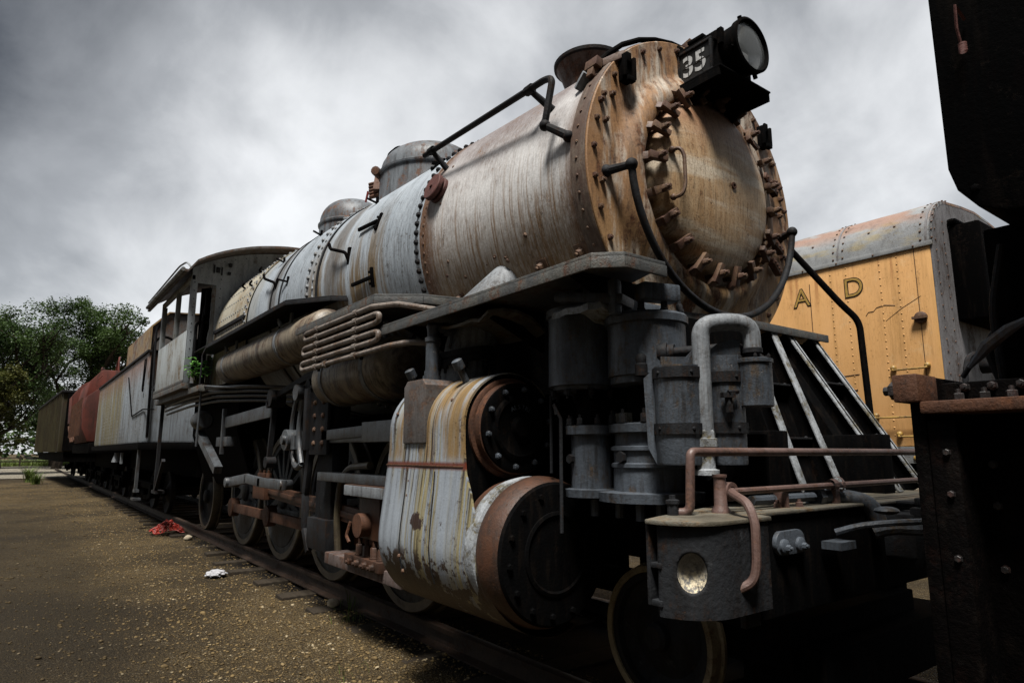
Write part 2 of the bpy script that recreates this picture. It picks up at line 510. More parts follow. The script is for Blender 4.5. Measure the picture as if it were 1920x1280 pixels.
M = {}
M['smokebox'] = worn('smokebox_paint', (.56,.555,.55), (.40,.39,.385), OCHRE, .25, (60,12,12), 1.3, .22, .58, seed=1, zones=_smokebox)
M['barrel']   = worn('boiler_paint', (.34,.38,.42), (.25,.285,.32), (.10,.07,.035), .16, (26,2.5,2.5), 1.3, .50, .50, seed=2, zones=_barrel, flake=.7)
M['firebox']  = worn('firebox_paint', (.34,.32,.26), (.24,.21,.15), OCHRE, .40, (16,3,3), 1.6, .35, .6, seed=3)
M['front']    = worn('rusted_smokebox_front', (.275,.148,.064), (.18,.092,.042), (.13,.05,.018), .45, (9,16,2.2), 2.0, .55, .66, seed=4, zones=_front, fine=90)
M['door']     = worn('rusted_door', (.44,.31,.18), (.34,.205,.095), (.15,.065,.022), .25, (6,30,4), 1.7, .40, .60, seed=5, zones=_door, fine=90)
M['jacket']   = worn('cylinder_jacket_paint', (.245,.275,.31), (.205,.23,.26), (.08,.035,.013), .20, (17,2,.8), 1.6, .35, .50, seed=6, zones=_jacket, grain=.15, hair=.14, flake=.7)
M['dome']     = worn('dome_paint', (.13,.145,.16), (.055,.062,.070), (.13,.052,.02), .40, (14,14,2), 2.2, .6, .52, seed=7)
M['stack']    = worn('chimney_rust', (.11,.085,.078), (.055,.040,.036), (.10,.045,.025), .5, (16,16,1.5), 2.4, .55, .65, seed=8)
M['grey']     = worn('grey_machinery_paint', (.066,.078,.094), (.030,.036,.044), (.075,.045,.018), .34, (18,18,3), 2.6, .65, .46, .35, seed=9, bump=.55, scuff=.08)
M['pale']     = worn('pale_worn_steel', (.19,.205,.22), (.11,.12,.13), (.10,.06,.028), .25, (22,22,2), 3, .5, .6, .3, seed=10, bump=.5)
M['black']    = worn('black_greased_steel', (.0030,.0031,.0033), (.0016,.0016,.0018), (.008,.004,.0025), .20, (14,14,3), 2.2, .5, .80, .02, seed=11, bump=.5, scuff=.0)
M['dark']     = worn('dark_steel', (.019,.0205,.023), (.009,.0095,.0105), (.050,.024,.012), .3, (14,14,3), 2.6, .5, .65, .10, seed=12, bump=.6, scuff=.10)
M['rim']      = worn('smokebox_rim_steel', (.075,.045,.032), (.15,.12,.095), (.12,.055,.022), .35, (30,5,5), 3, .55, .6, seed=50)
M['rail']     = worn('rail_steel', (.034,.020,.013), (.018,.012,.009), (.05,.024,.012), .4, (9,9,4), 4, .5, .6, .3, seed=51)
M['rust']     = worn('rusted_steel', (.085,.036,.018), (.045,.020,.012), (.12,.045,.018), .45, (12,12,4), 4, .5, .7, .3, seed=13, bump=.6)
M['redrust']  = worn('red_rusted_steel', (.060,.023,.010), (.025,.012,.007), (.12,.048,.018), .28, (12,12,4), 3, .55, .6, .4, seed=14, bump=.5)
M['rod']      = worn('worn_rod_steel', (.062,.070,.078), (.022,.025,.028), (.10,.05,.02), .3, (20,20,3), 4, .6, .42, .5, seed=15, bump=.4)
M['cab']      = worn('cab_paint', (.36,.39,.40), (.26,.27,.26), (.20,.13,.05), .35, (13,13,1.0), 1.7, .4, .55, seed=16)
M['cabfront'] = worn('cab_front_paint', (.20,.22,.24), (.15,.165,.18), (.09,.05,.025), .25, (10,10,2), 2.0, .4, .6, seed=17)
M['roof']     = worn('cab_roof_steel', (.10,.09,.085), (.05,.046,.045), (.12,.07,.045), .5, (8,8,3), 3, .4, .65, seed=18)
M['tender']   = worn('tender_paint', (.25,.285,.32), (.18,.20,.22), (.16,.10,.03), .22, (15,15,.8), 1.0, .5, .55, seed=19, zones=_tender)
M['tank']     = worn('reservoir_paint', (.20,.165,.115), (.13,.10,.07), (.09,.045,.02), .45, (24,2,2), 2.6, .6, .5, .45, seed=20, zones=_tank)
M['coil']     = worn('coil_pipe', (.17,.145,.125), (.10,.08,.066), (.12,.065,.032), .45, (14,14,5), 6, .5, .5, .5, seed=21)
M['board']    = worn('running_board', (.055,.058,.058), (.10,.10,.088), (.10,.040,.018), .42, (9,9,5), 4, .5, .6, .4, seed=22, bump=.7)
M['bolt']     = worn('bolt_rust', (.070,.032,.020), (.12,.070,.04), (.15,.08,.035), .4, (30,30,9), 9, .3, .6, .4, seed=23)
M['greybolt'] = worn('grey_rivet', (.20,.215,.23), (.11,.115,.12), (.14,.085,.035), .35, (12,12,6), 5, .3, .5, .45, seed=24)
M['redoxide'] = worn('red_oxide', (.10,.036,.030), (.07,.026,.022), (.05,.02,.015), .3, (10,10,3), 3, .4, .7, .3, seed=25)
M['redcar']   = worn('faded_red_paint', (.11,.026,.017), (.055,.015,.011), (.06,.022,.012), .3, (4,4,.6), .9, .6, .7, .25, seed=26)
M['boxcar']   = worn('brown_boxcar_paint', (.042,.036,.016), (.025,.020,.010), (.05,.025,.01), .3, (5,5,.5), .8, .6, .75, .2, seed=27)
M['deck']     = worn('pilot_deck_plate', (.085,.075,.055), (.15,.145,.12), (.15,.09,.035), .45, (5,5,5), 3.2, .45, .5, .45, seed=28, bump=.7)
M['ring']     = worn('pilot_tyre', (.21,.175,.105), (.13,.105,.065), (.10,.06,.025), .3, (8,8,8), 3, .4, .5, .4, seed=52)
M['tyre']     = worn('wheel_tyre', (.085,.068,.040), (.045,.036,.024), (.06,.035,.015), .3, (8,8,8), 3, .5, .5, .5, seed=29)
M['pipe']     = worn('rusty_handrail', (.11,.066,.055), (.075,.042,.034), (.13,.06,.035), .4, (9,9,9), 6, .4, .5, .5, seed=30)
M['oldpaint'] = worn('grey_step_paint', (.27,.29,.31), (.16,.17,.18), (.12,.10,.05), .45, (9,9,9), 7, .5, .6, .35, seed=31, bump=.7)
M['spoke']    = worn('driver_wheel_paint', (.050,.058,.066), (.018,.020,.022), (.06,.032,.015), .3, (6,6,3), 3, .7, .55, .15, .5, seed=32)
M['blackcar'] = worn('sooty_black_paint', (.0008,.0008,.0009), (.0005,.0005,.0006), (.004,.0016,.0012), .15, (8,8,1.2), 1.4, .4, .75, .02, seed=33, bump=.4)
M['blackrust']= worn('sooty_rust', (.0014,.0009,.0008), (.0008,.0006,.0006), (.006,.0022,.0015), .35, (7,7,5), 4, .5, .66, .05, seed=34, bump=.8)

def _yellow(g, n1, n2, n3, n4):
    runs = g.mul(g.step(g.noise(1, sc=(7,5,.35), off=(2,8,1), detail=6, rough=.65), .53, .66), .55)
    toprun = g.mul(g.step(g.noise(1, sc=(9,9,.4), off=(2,3,1), detail=6), .55, .68), g.step(g.z, 3.0, 3.75))
    deep = g.mul(g.step(g.x, 7.45, 7.75), .55)
    return [(g.mul(deep,1), (.56,.32,.045)), (runs, (.34,.185,.06)), (g.mul(g.step(n4,.55,.66),.35), (.62,.42,.22)), (g.mul(toprun,.8), (.22,.075,.02))]
M['yellow']   = worn('faded_yellow_paint', (.58,.325,.130), (.54,.295,.108), (.28,.14,.04), .04, (6,6,.5), .9, .12, .6, .3, seed=35, bump=.06, zones=_yellow, grain=.06, fine=200, flake=.35, hair=.22)
def _carroof(g, n1, n2, n3, n4):
    red = g.step(g.noise(1, sc=(1.6,2,5), off=(1,2,9), detail=7, rough=.65), .44, .56)
    yel = g.step(g.noise(1, sc=(1.2,2,3.5), off=(5,2,4), detail=6), .50, .62)
    return [(g.mul(yel,.7), (.29,.235,.115)), (g.mul(g.mul(red,.65), g.step(g.z, 3.95, 4.2)), (.27,.12,.06))]
M['carroof']  = worn('weathered_car_roof', (.235,.245,.25), (.17,.18,.19), (.17,.12,.06), .2, (5,5,4), 1.2, .35, .6, .35, seed=36, zones=_carroof)
M['carend']   = worn('grey_car_end', (.17,.165,.17), (.12,.115,.118), (.08,.05,.035), .35, (9,9,1.5), 2, .45, .6, .3, seed=37)
M['brass']    = worn('yellow_grab_iron', (.36,.22,.05), (.2,.12,.03), (.09,.045,.012), .45, (9,9,9), 6, .4, .5, .5, seed=38)

def plain(name, col, rough=.6, spec=.3, metallic=0, bump=0, scale=60):
    m, nt, b = _mat(name); g = G(nt)
    n = g.noise(scale, detail=4)
    g.put(g.mix(g.step(n,.3,.7), col, tuple(x*.7 for x in col)), b.inputs['Base Color'])
    b.inputs['Roughness'].default_value = rough; b.inputs['Specular IOR Level'].default_value = spec; b.inputs['Metallic'].default_value = metallic
    if bump: g.put(g.bump(n, bump, .01), b.inputs['Normal'])
    return m
M['ink']     = plain('black_paint', (.008,.008,.008), .55)
M['gold']    = plain('gold_letter_paint', (.40,.25,.06), .6)
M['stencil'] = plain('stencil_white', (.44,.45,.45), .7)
M['rubber']  = plain('rubber_hose', (.012,.012,.013), .5)
M['flag']    = plain('red_rag', (.20,.02,.015), .8)
M['net']     = plain('red_orange_netting', (.26,.016,.006), .55, .4)
def glassy(name, col, rough, alpha=.35):
    m, nt, b = _mat(name)
    b.inputs['Base Color'].default_value = (*col,1); b.inputs['Roughness'].default_value = rough
    b.inputs['IOR'].default_value = 1.45; b.inputs['Alpha'].default_value = alpha
    return m
M['lens']    = glassy('clouded_lens_glass', (.16,.17,.17), .15, .45)
M['reflector'] = plain('lamp_reflector', (.5,.5,.48), .25, .5, .8)
def leafmat(name, a, b_, rough=.5, trans=.25):
    m, nt, b = _mat(name); g = G(nt)
    n = g.noise(.55, detail=4); n2 = g.noise(7, detail=2)
    c = g.mix(g.step(g.add(g.mul(n,.6), g.mul(n2,.4)),.38,.62), a, b_)
    g.put(c, b.inputs['Base Color']); b.inputs['Roughness'].default_value = rough
    b.inputs['Specular IOR Level'].default_value = .25
    out = [x for x in nt.nodes if x.type == 'OUTPUT_MATERIAL'][0]
    tr = nt.nodes.new('ShaderNodeBsdfTranslucent'); g.put(c, tr.inputs[0])
    ms = nt.nodes.new('ShaderNodeMixShader'); ms.inputs[0].default_value = trans
    nt.links.new(b.outputs[0], ms.inputs[1]); nt.links.new(tr.outputs[0], ms.inputs[2]); nt.links.new(ms.outputs[0], out.inputs[0])
    return m
M['leaf_a'] = leafmat('tree_leaves', (.018,.038,.009), (.060,.100,.026))
M['leaf_b'] = leafmat('yellow_green_leaves', (.030,.040,.008), (.085,.085,.020))
M['leaf_c'] = leafmat('weed_leaves', (.07,.20,.035), (.16,.34,.08), .4)
M['grass']  = leafmat('grass_blades', (.045,.075,.015), (.12,.16,.035))
M['bark']   = worn('bark', (.05,.04,.03), (.03,.025,.02), (.02,.016,.012), .3, (6,6,1), 3, .4, .85, .1, seed=40, bump=.8)
M['wood']   = worn('grey_sleeper_wood', (.035,.028,.020), (.020,.016,.012), (.05,.035,.02), .3, (2,18,18), 3, .5, .85, .1, seed=41, bump=.9)

def ground_mat(name, cols, scale, patch_amt=.6, darkened=False):
    m, nt, b = _mat(name); g = G(nt)
    v = g.voro(scale); v2 = g.voro(scale*2.3)
    wn = g.N.new('ShaderNodeSeparateColor'); g.L.new(v.outputs['Color'], wn.inputs[0])
    w2 = g.N.new('ShaderNodeSeparateColor'); g.L.new(v2.outputs['Color'], w2.inputs[0])
    c = g.mix(wn.outputs[0], cols[0], cols[1])
    c = g.mix(g.step(w2.outputs[1],.55,.95), c, cols[2])
    c = g.mix(g.step(wn.outputs[2],.86,.98), c, cols[3])
    gap = g.step(v.outputs['Distance'], .25, .62)
    c = g.mix(g.mul(gap,.75), c, (.010,.007,.004))
    # broad darker patches across the yard
    p = g.step(g.noise(.32, sc=(1,1.1,1), off=(4,2,0), detail=6, rough=.6), .42, .60)
    c = g.mix(g.mul(p,patch_amt), c, g.mix(.75, c, (.008,.006,.004)))
    if darkened:      # darker away from the pale ballast shoulder
        d_ = g.step(g.add(g.y, g.mul(g.noise(.9, off=(8,1,0), detail=6, rough=.6), 1.6)), -1.15, -2.0)
        c = g.mix(g.mul(d_, g.step(g.x, -26, -11, 0, .55)), c, (.010,.0075,.004))
    q = g.step(g.noise(1.3, detail=6), .35, .65)
    c = g.mix(g.mul(q,.35), c, (.02,.015,.009))
    if darkened:      # shade under the locomotive painted into the ballast, over its oil and ash
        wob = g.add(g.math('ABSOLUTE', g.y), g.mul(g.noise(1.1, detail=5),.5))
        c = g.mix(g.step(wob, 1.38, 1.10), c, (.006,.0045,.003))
    g.put(c, b.inputs['Base Color']); b.inputs['Roughness'].default_value = .85; b.inputs['Specular IOR Level'].default_value = .15
    h = g.add(g.mul(v.outputs['Distance'],-1.0), g.mul(v2.outputs['Distance'],-.5))
    g.put(g.bump(h, .9, .02), b.inputs['Normal'])
    return m
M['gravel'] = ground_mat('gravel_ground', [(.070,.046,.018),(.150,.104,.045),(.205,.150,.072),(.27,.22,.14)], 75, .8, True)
M['road']   = ground_mat('pale_gravel', [(.30,.27,.21),(.38,.34,.27),(.42,.39,.31),(.5,.46,.38)], 20, .2)
M['pebble'] = plain('pebble_stone', (.13,.10,.06), .8, .2, 0, .4, 30)
def pebble_mat():
    m, nt, b = _mat('loose_gravel'); g = G(nt)
    v = g.voro(23); s_ = g.N.new('ShaderNodeSeparateColor'); g.L.new(v.outputs['Color'], s_.inputs[0])
    c = g.mix(s_.outputs[0], (.055,.037,.016), (.165,.115,.050))
    c = g.mix(g.step(s_.outputs[1],.86,.99), c, (.27,.22,.14))
    # darker over the same area as the ground below
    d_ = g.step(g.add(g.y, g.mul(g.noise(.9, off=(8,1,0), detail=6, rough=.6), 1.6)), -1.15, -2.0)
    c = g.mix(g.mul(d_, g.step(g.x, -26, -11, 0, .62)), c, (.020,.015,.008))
    g.put(c, b.inputs['Base Color']); b.inputs['Roughness'].default_value = .8; b.inputs['Specular IOR Level'].default_value = .2
    return m
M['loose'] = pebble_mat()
M['stone'] = plain('pale_stone', (.34,.29,.21), .8, .2, 0, .5, 25)
M['bag']   = plain('white_plastic', (.36,.36,.38), .4, .4, 0, .2, 20)

M['bunker'] = worn('bunker_steel', (.26,.17,.075), (.19,.20,.19), (.17,.065,.025), .5, (9,9,.8), 1.6, .5, .65, seed=42)
M['boltdark'] = worn('sooty_bolts', (.010,.009,.009), (.02,.018,.018), (.05,.016,.010), .4, (20,20,9), 9, .4, .45, .5, seed=43, scuff=.2)
def _pocket(g, n1, n2, n3, n4): return [(g.mul(g.step(g.z, Zr(.86), Zr(.80)), g.step(n4,.42,.56)), (.55,.48,.34))]
M['pocket'] = worn('pocket_dirt', (.16,.155,.145), (.09,.088,.085), (.08,.045,.025), .2, (30,30,30), 14, .3, .75, .2, seed=44, zones=_pocket, fine=120)
M['grassland'] = ground_mat('grass_field', [(.05,.07,.018),(.075,.10,.025),(.11,.12,.04),(.15,.15,.07)], 6, .2)
# ------------------------------------------------------------------ ground
GZ = -0.15
def hgt(x, y):
    d = math.hypot(x-2, y+3)
    a = .030*mnoise.noise(Vector((x*.45, y*.45, 1))) + .016*mnoise.noise(Vector((x*1.7, y*1.7, 4)))
    if d < 30: a += .008*mnoise.noise(Vector((x*6, y*6, 9)))
    b = max(0, 1 - abs(abs(y)-.95)/.45)      # ballast heaped over the sleeper ends
    a += b*(.010 + .022*mnoise.noise(Vector((x*2.3, y*2.3, 2))))
    return GZ + a*min(1, 40/max(d,1)) - .02
def build_ground():
    def axis(c, near, step, far):
        out = [0.0]; s = step
        while out[-1] < far:
            out.append(out[-1] + s)
            if out[-1] > near: s *= 1.28
        return sorted([c - v for v in out[1:]] + [c + v for v in out])
    xs, ys = axis(-4, 9, .12, 900), axis(-2.2, 3.4, .10, 900)
    mb = MB()
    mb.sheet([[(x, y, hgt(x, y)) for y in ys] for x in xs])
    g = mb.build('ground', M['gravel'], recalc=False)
    tag(g, 'dark brown gravel yard beside the track', None, None, 'structure')
    mb = MB()
    rows = []
    for i in range(13):
        x = -41 - i*3.2
        rows.append([(x + 1.5*mnoise.noise(Vector((y*.2, i, 0))), y, GZ + .02 + .02*mnoise.noise(Vector((x*.3, y*.3, 0)))) for y in range(-60, 22, 2)])
    r = mb.sheet(rows).build('gravel_road', M['road'], recalc=False)
    tag(r, 'pale gravel road crossing behind the train', None, None, 'structure')
build_ground()

def build_loose():
    rng = np.random.default_rng(5)
    n = 110000
    # denser close to the camera
    u = rng.random(n)**2.0
    x = 1.2 - u*36; y = -.3 - rng.random(n)*(5.3 + u*4)
    thin_ = rng.random(n) < np.clip((y+3.3)/1.3, .35, 1) + np.clip((-x-14)/10, 0, 1)
    keep = thin_ & (y < -.15 - .0*x) & (np.hypot(x-2.43, y+3.32) > .8)
    x, y = x[keep], y[keep]; n = len(x)
    z = np.array([hgt(a, b) for a, b in zip(x, y)])
    r = .0032 + .010*rng.random(n)**3.0
    big = rng.random(n) < .02
    r[big] *= 1.7
    t = (1+5**.5)/2
    ico = np.array([(-1,t,0),(1,t,0),(-1,-t,0),(1,-t,0),(0,-1,t),(0,1,t),(0,-1,-t),(0,1,-t),(t,0,-1),(t,0,1),(-t,0,-1),(-t,0,1)])/math.sqrt(1+t*t)
    tri = np.array([(0,11,5),(0,5,1),(0,1,7),(0,7,10),(0,10,11),(1,5,9),(5,11,4),(11,10,2),(10,7,6),(7,1,8),(3,9,4),(3,4,2),(3,2,6),(3,6,8),(3,8,9),(4,9,5),(2,4,11),(6,2,10),(8,6,7),(9,8,1)])
    V = ico[None]*r[:,None,None]*(.7+.6*rng.random((n,12,1)))
    V[:,:,2] *= .65
    a = rng.random(n)*2*PI; c, s = np.cos(a)[:,None], np.sin(a)[:,None]
    st = 1+.6*rng.random(n)[:,None]
    X = V[:,:,0]*st; Y = V[:,:,1]
    V = np.stack([X*c-Y*s + x[:,None], X*s+Y*c + y[:,None], V[:,:,2] + z[:,None] + r[:,None]*.3], -1).reshape(-1,3)
    F = (tri[None] + (np.arange(n)*12)[:,None,None]).reshape(-1,3)
    me = bpy.data.meshes.new('loose_gravel')
    me.vertices.add(len(V)); me.vertices.foreach_set('co', V.astype(np.float32).ravel())
    me.loops.add(F.size); me.loops.foreach_set('vertex_index', F.astype(np.int32).ravel())
    me.polygons.add(len(F)); me.polygons.foreach_set('loop_start', np.arange(0, F.size, 3, dtype=np.int32))
    me.update(calc_edges=True); me.materials.append(M['loose'])
    o = bpy.data.objects.new('loose_gravel', me); COL.objects.link(o)
    tag(o, 'small loose stones strewn over the yard', 'gravel', None, 'stuff')
build_loose()

# ------------------------------------------------------------------ track
RAILP = [(-.07,-.145),(.07,-.145),(.07,-.133),(.012,-.118),(.010,-.045),(.034,-.035),(.036,-.004),(.030,0),(-.030,0),(-.036,-.004),(-.034,-.035),(-.010,-.045),(-.012,-.118),(-.07,-.133)]
def rail(y, label):
    mb = MB().prism([(y+a, b) for a, b in RAILP], 'x', -62, 14)
    return tag(mb.build('rail', M['rail'], angle=40), label, 'rail', 'rails of the locomotive track')
rail(-.753, 'rusty steel rail along the gravel yard under the locomotive wheels')
rail(.753, 'rusty steel rail on the far side of the locomotive')
def sleepers():
    proto = None
    x = 3.0; i = 0
    while x > -34:
        w = .10 + random.random()*.05
        if proto is None:
            mb = MB()
            rows = []
            for a in range(2):
                pass
            mb.box(-.11,.11,-1.16,1.16,-.14,.0)
            o = mb.build('railway_sleeper', M['wood'], bevel=.012)
            tag(o, 'dark weathered wooden sleeper half buried in gravel under the locomotive track', 'sleeper', 'sleepers under the locomotive track')
            proto = o
        else:
            o = proto.copy(); COL.objects.link(o)
        o.location = (x, random.uniform(-.06,.06), -.136 + random.uniform(-.015,.004))
        o.rotation_euler = (random.uniform(-.008,.008), random.uniform(-.03,.03), random.uniform(-.03,.03))
        x -= .80 + random.uniform(-.06,.06)
sleepers()

# ------------------------------------------------------------------ locomotive
loco = thing('steam_locomotive', 'large rusty grey steam locomotive with number 35 headlight and round smokebox door', 'locomotive', LOCO)
def shell_r(x):
    # the boiler widens course by course towards the cab
    if x > -.12: return .994
    if x > -1.76: return .994 + (-.12-x)*.032
    if x > -3.82: return 1.058 + (-1.76-x)*.034
    if x > -5.95: return 1.140 + (-3.82-x)*.022
    return 1.20 + (-5.95-x)*.010
def cyl_pt(x, deg, r):
    # r: distance from the axis as a multiple of the shell (1 = on the plate) for points on the boiler
    if x < -.12: r = shell_r(x) + (r - 1.0)
    a = math.radians(deg)          # 0 = towards the yard (-y), 90 = up
    return Vector((x, -math.cos(a)*r, AX + math.sin(a)*r)), Vector((0, -math.cos(a), math.sin(a)))
def O(x=0): return (x, 0, AX)

def boiler():
    # smokebox
    mb = MB().lathe([(-.012,1.0),(-.10,1.0),(-.105,.994),(-.12,.994),(-1.76,shell_r(-1.76)),(-1.76,1.03)], O(), 'x', 96)
    sb = mb.build('smokebox', M['smokebox'], loco)
    mb = MB().lathe([(-.004,.90),(-.004,1.006),(-.018,1.012),(-.115,1.012),(-.12,1.0)], O(), 'x', 96)
    mb.build('smokebox_rim', M['rim'], sb)
    # seam and rim rivets
    mb = MB()
    for k in range(64):
        p, n = cyl_pt(-.065, k*360/64, 1.012); mb.rivet(p, n, .011)
    mb2 = MB()
    for k in range(90):
        p, n = cyl_pt(-1.71, k*4, 1.0); mb.rivet(p, n, .021, .019)
        p, n = cyl_pt(-1.80, k*4+2, 1.0); mb2.rivet(p, n, .025, .028)
    for x, d in ((-1.52,29),(-1.56,23),(-1.42,-15),(-1.47,-20),(-1.27,-23),(-.80,-23),(-.58,-17),(-1.55,-28),(-1.50,10),(-.45,60),(-.6,64),(-.9,66)):
        p, n = cyl_pt(x, d, 1.0); mb.rivet(p, n, .017, .018)
    mb.stuffed('rivet_band', M['bolt'], sb)
    mb2.stuffed('rivet_band', M['dark'], sb)
    # front plate with the pressed ring round the door
    prof = [(-.010,1.003),(.004,1.003),(.008,.998),(.008,.80),(.014,.775),(.032,.745),(.058,.712),(.077,.675),(.082,.640),(.076,.612),(.050,.592),(.004,.582),(.008,.572),(.006,.50)]
    fp = MB().lathe(prof, O(), 'x', 96).build('front_plate', M['front'], loco)
    mb = MB()
    for k in range(34):
        p, n = cyl_pt(.008, k*360/34+4, .950); mb.nut(p, (1,0,0), .0165, .016)
    for d, r in ((28,.90),(22,.955),(16,.89),(-8,.90),(152,.92),(160,.89),(168,.92),(176,.88),(184,.92),(196,.90),(-118,.9)):
        p, n = cyl_pt(.008, d, r); mb.nut(p, (1,0,0), .018, .022)
    mb.each('plate_bolt', M['bolt'], fp)
    # flag brackets on the front plate
    for y, z, s in ((-.70,3.43,1), (.70,3.43,-1)):
        mb = MB().box(.008,.05,y-.035,y+.035,z-.085,z+.075).box(.05,.075,y-.05,y-.028,z-.075,z+.065).box(.05,.075,y+.028,y+.05,z-.075,z+.065)
        mb.box(.05,.085,y-.03,y+.03,z-.10,z-.07).box(.0501,.066,y-.02,y+.02,z+.03,z+.09)
        mb.build('marker_bracket', M['black'], fp, bevel=.005)
    # small hinge irons on the right of the door
    for (y0,z0,y1,z1) in ((.60,3.10,.80,3.02),(.62,2.66,.82,2.60),(.63,2.50,.77,2.44)):
        mb = MB().bar((.075,y0,z0),(.04,y1,z1),.05,.045,(1,0,0))
        for t in (.15,.4,.65,.9): mb.rivet((.075-.035*t+.022,y0+(y1-y0)*t,z0+(z1-z0)*t),(1,0,.1),.012)
        mb.build('hinge_strap', M['rust'], fp, bevel=.006)
    # door: a shallow dish
    prof = [(.006,.560),(.05,.556),(.095,.545),(.118,.525),(.135,.49),(.158,.42),(.176,.33),(.188,.23),(.195,.12),(.197,0)]
    dr = MB().lathe(prof, (0,.015,2.855), 'x', 96).build('smokebox_door', M['door'], loco)
    mb = MB().lathe([(.0,.022),(.012,.022),(.013,.012),(.006,.010),(.004,0)], (.193,.06,2.845), 'x', 14)
    mb.build('centre_plug', M['rust'], dr)
    mb = MB().tube([(.135,-.455,2.95),(.20,-.445,2.95),(.215,-.43,2.90),(.215,-.43,2.72),(.20,-.445,2.66),(.135,-.46,2.66)], .0115, 8, .03)
    mb.sphere((.15,-.455,2.95),.022,8,6).sphere((.15,-.46,2.66),.020,8,6)
    mb.build('grab_handle', M['bolt'], dr)
    rnd = random.Random(3)
    for k in range(20):
        a = math.radians(k*18+4) + rnd.uniform(-.03,.03)
        cy, cz = .015, 2.855
        er = Vector((0, -math.cos(a), math.sin(a))); et = Vector((0, math.sin(a), math.cos(a)))
        c = Vector((0, cy, cz))
        tw = rnd.uniform(-.22,.22)
        d = (er + et*tw).normalized()
        mb = MB()
        p0, p1 = c + er*.515 + Vector((.146,0,0)), c + er*.515 + d*.118 + Vector((.112,0,0))
        mb.bar(p0, p1, .036, .032, (1,0,0), .046, .038)
        mb.bar(p1 - d*.02, p1 + d*.016 + Vector((-.055,0,0)), .046, .026, (1,0,0))
        mb.nut(p0 + d*.065 + Vector((.006,0,0)), (1,0,0), .020, .030)
        mb.cyl(p0 + d*.065 - Vector((.11,0,0)), p0 + d*.065 + Vector((.055,0,0)), .0125, seg=8)
        if k == 7:
            mb.bar(p0 + d*.02 + et*.02, p0 + d*.02 + et*.085 + Vector((.01,0,0)), .028, .022, (1,0,0))
        mb.build('door_clamp', M['bolt'], dr, bevel=.004)
    # barrel courses
    mb = MB().lathe([(-1.76,1.03),(-1.765,shell_r(-1.765)),(-3.80,shell_r(-3.80)),(-3.82,1.11)], O(), 'x', 96)
    bc = mb.build('boiler_barrel', M['barrel'], loco)
    mb = MB().lathe([(-3.76,1.11),(-3.765,1.139),(-5.95,shell_r(-5.94)),(-5.97,1.16)], O(), 'x', 96)
    b2 = mb.build('boiler_barrel', M['barrel'], loco)
    for x, r, par in ((-3.80,1.0,b2),(-3.93,1.0,b2)):
        mb = MB()
        for k in range(80):
            p, n = cyl_pt(x, k*4.5+(2.25 if x < -3.9 else 0), r); mb.rivet(p, n, .027, .028)
        mb.stuffed('rivet_band', M['greybolt'], par)
    mb = MB().lathe([(-3.695,1.12),(-3.695,1.136),(-3.735,1.137),(-3.735,1.12)], O(), 'x', 96); mb.build('seam_strip', M['dark'], bc)
    mb = MB()
    for x in (-4.78,-5.08): r = shell_r(x); mb.lathe([(x+.02,r-.005),(x+.02,r+.008),(x-.02,r+.009),(x-.02,r-.005)], O(), 'x', 96)
    mb.build('jacket_band', M['dark'], b2)
    # firebox shell: round on top, straight flanks
    def shell(x, r):
        return [(x, 0 - math.cos(a)*r, AX + math.sin(a)*r) for a in [math.radians(d) for d in range(-8, 189, 4)]]
    rows = []
    for x, r in ((-5.93,1.206),(-6.8,1.212),(-8.0,1.225)):
        s = shell(x, r)
        rows.append([(x, -r*.985, 2.15)] + s + [(x, r*.985, 2.15)])
    fb = MB().sheet(rows, (0,0,-.02)).build('firebox', M['firebox'], loco)
    mb = MB()
    for i in range(13):
        for j in range(11):
            x = -6.10 - i*.105; r = 1.006
            d = -8 + j*9.2
            if d > 70: continue
            p, n = cyl_pt(x, d, r); mb.rivet(p, n, .013, .010, 6)
    for k in range(46):
        p, n = cyl_pt(-5.98, k*4.2-8, 1.006); mb.rivet(p, n, .021, .02)
        p, n = cyl_pt(-6.05, k*4.2-6, 1.006); mb.rivet(p, n, .021, .02)
    mb.stuffed('staybolt_rows', M['greybolt'], fb)
    mb = MB().bar(cyl_pt(-6.0,4,1.01)[0], cyl_pt(-7.5,4,1.01)[0], .04,.05); mb.build('firebox_strap', M['dark'], fb, bevel=.006)
    for x, d, r in ((-6.2,26,1.0),(-6.7,30,1.0),(-6.4,40,1.0)):
        p, n = cyl_pt(x,d,r); MB().tube([p, p+n*.05, p+n*.05+Vector((.10,0,.02))], .014, 7, .03).build('pipe_hook', M['black'], fb)
    # washout cover on the smokebox side
    p, n = cyl_pt(-1.56, 17, .99)
    mb = MB().lathe([(0,.10),(.04,.10),(.045,.095),(.045,.08),(.06,.08),(.065,.105),(.092,.105),(.097,.098),(.097,.016),(.11,.014),(.11,0)], p, n, 28)
    mb.build('cover_cap', M['redoxide'], sb)
    # patches and plugs low on the smokebox
    for x, d, w in ((-.17,-29,.050),(-.51,-29,.042),(-1.40,-30,.032)):
        p, n = cyl_pt(x, d, 1.002)
        t = Vector((0, n.z, -n.y))
        mb = MB().bar(p - t*w, p + t*w, w*2.1, .024, n).nut(p + n*.025, n, .024, .03)
        mb.build('plug_plate', M['bolt'], sb, bevel=.006)
    # steam pipe leaving the smokebox
    mb = MB().lathe([(0,.225),(.05,.225),(.055,.20),(.06,.165),(.055,.158)], (-.91,-.79,2.345), Vector((0,-.84,-.50)), 32)
    mb.lathe([(.0,.245),(.03,.245),(.035,.22)], (-.91,-.77,2.36), Vector((0,-.84,-.50)), 32)
    for k in range(12):
        a = k*PI/6
        mb.nut(Vector((-.91,-.83,2.318)) + Vector((1,0,0))*math.cos(a)*.20 + Vector((0,-.55,.80)).normalized()*math.sin(a)*.20, (0,-.80,-.55), .018,.022)
    mb.build('pipe_flange', M['bolt'], sb)
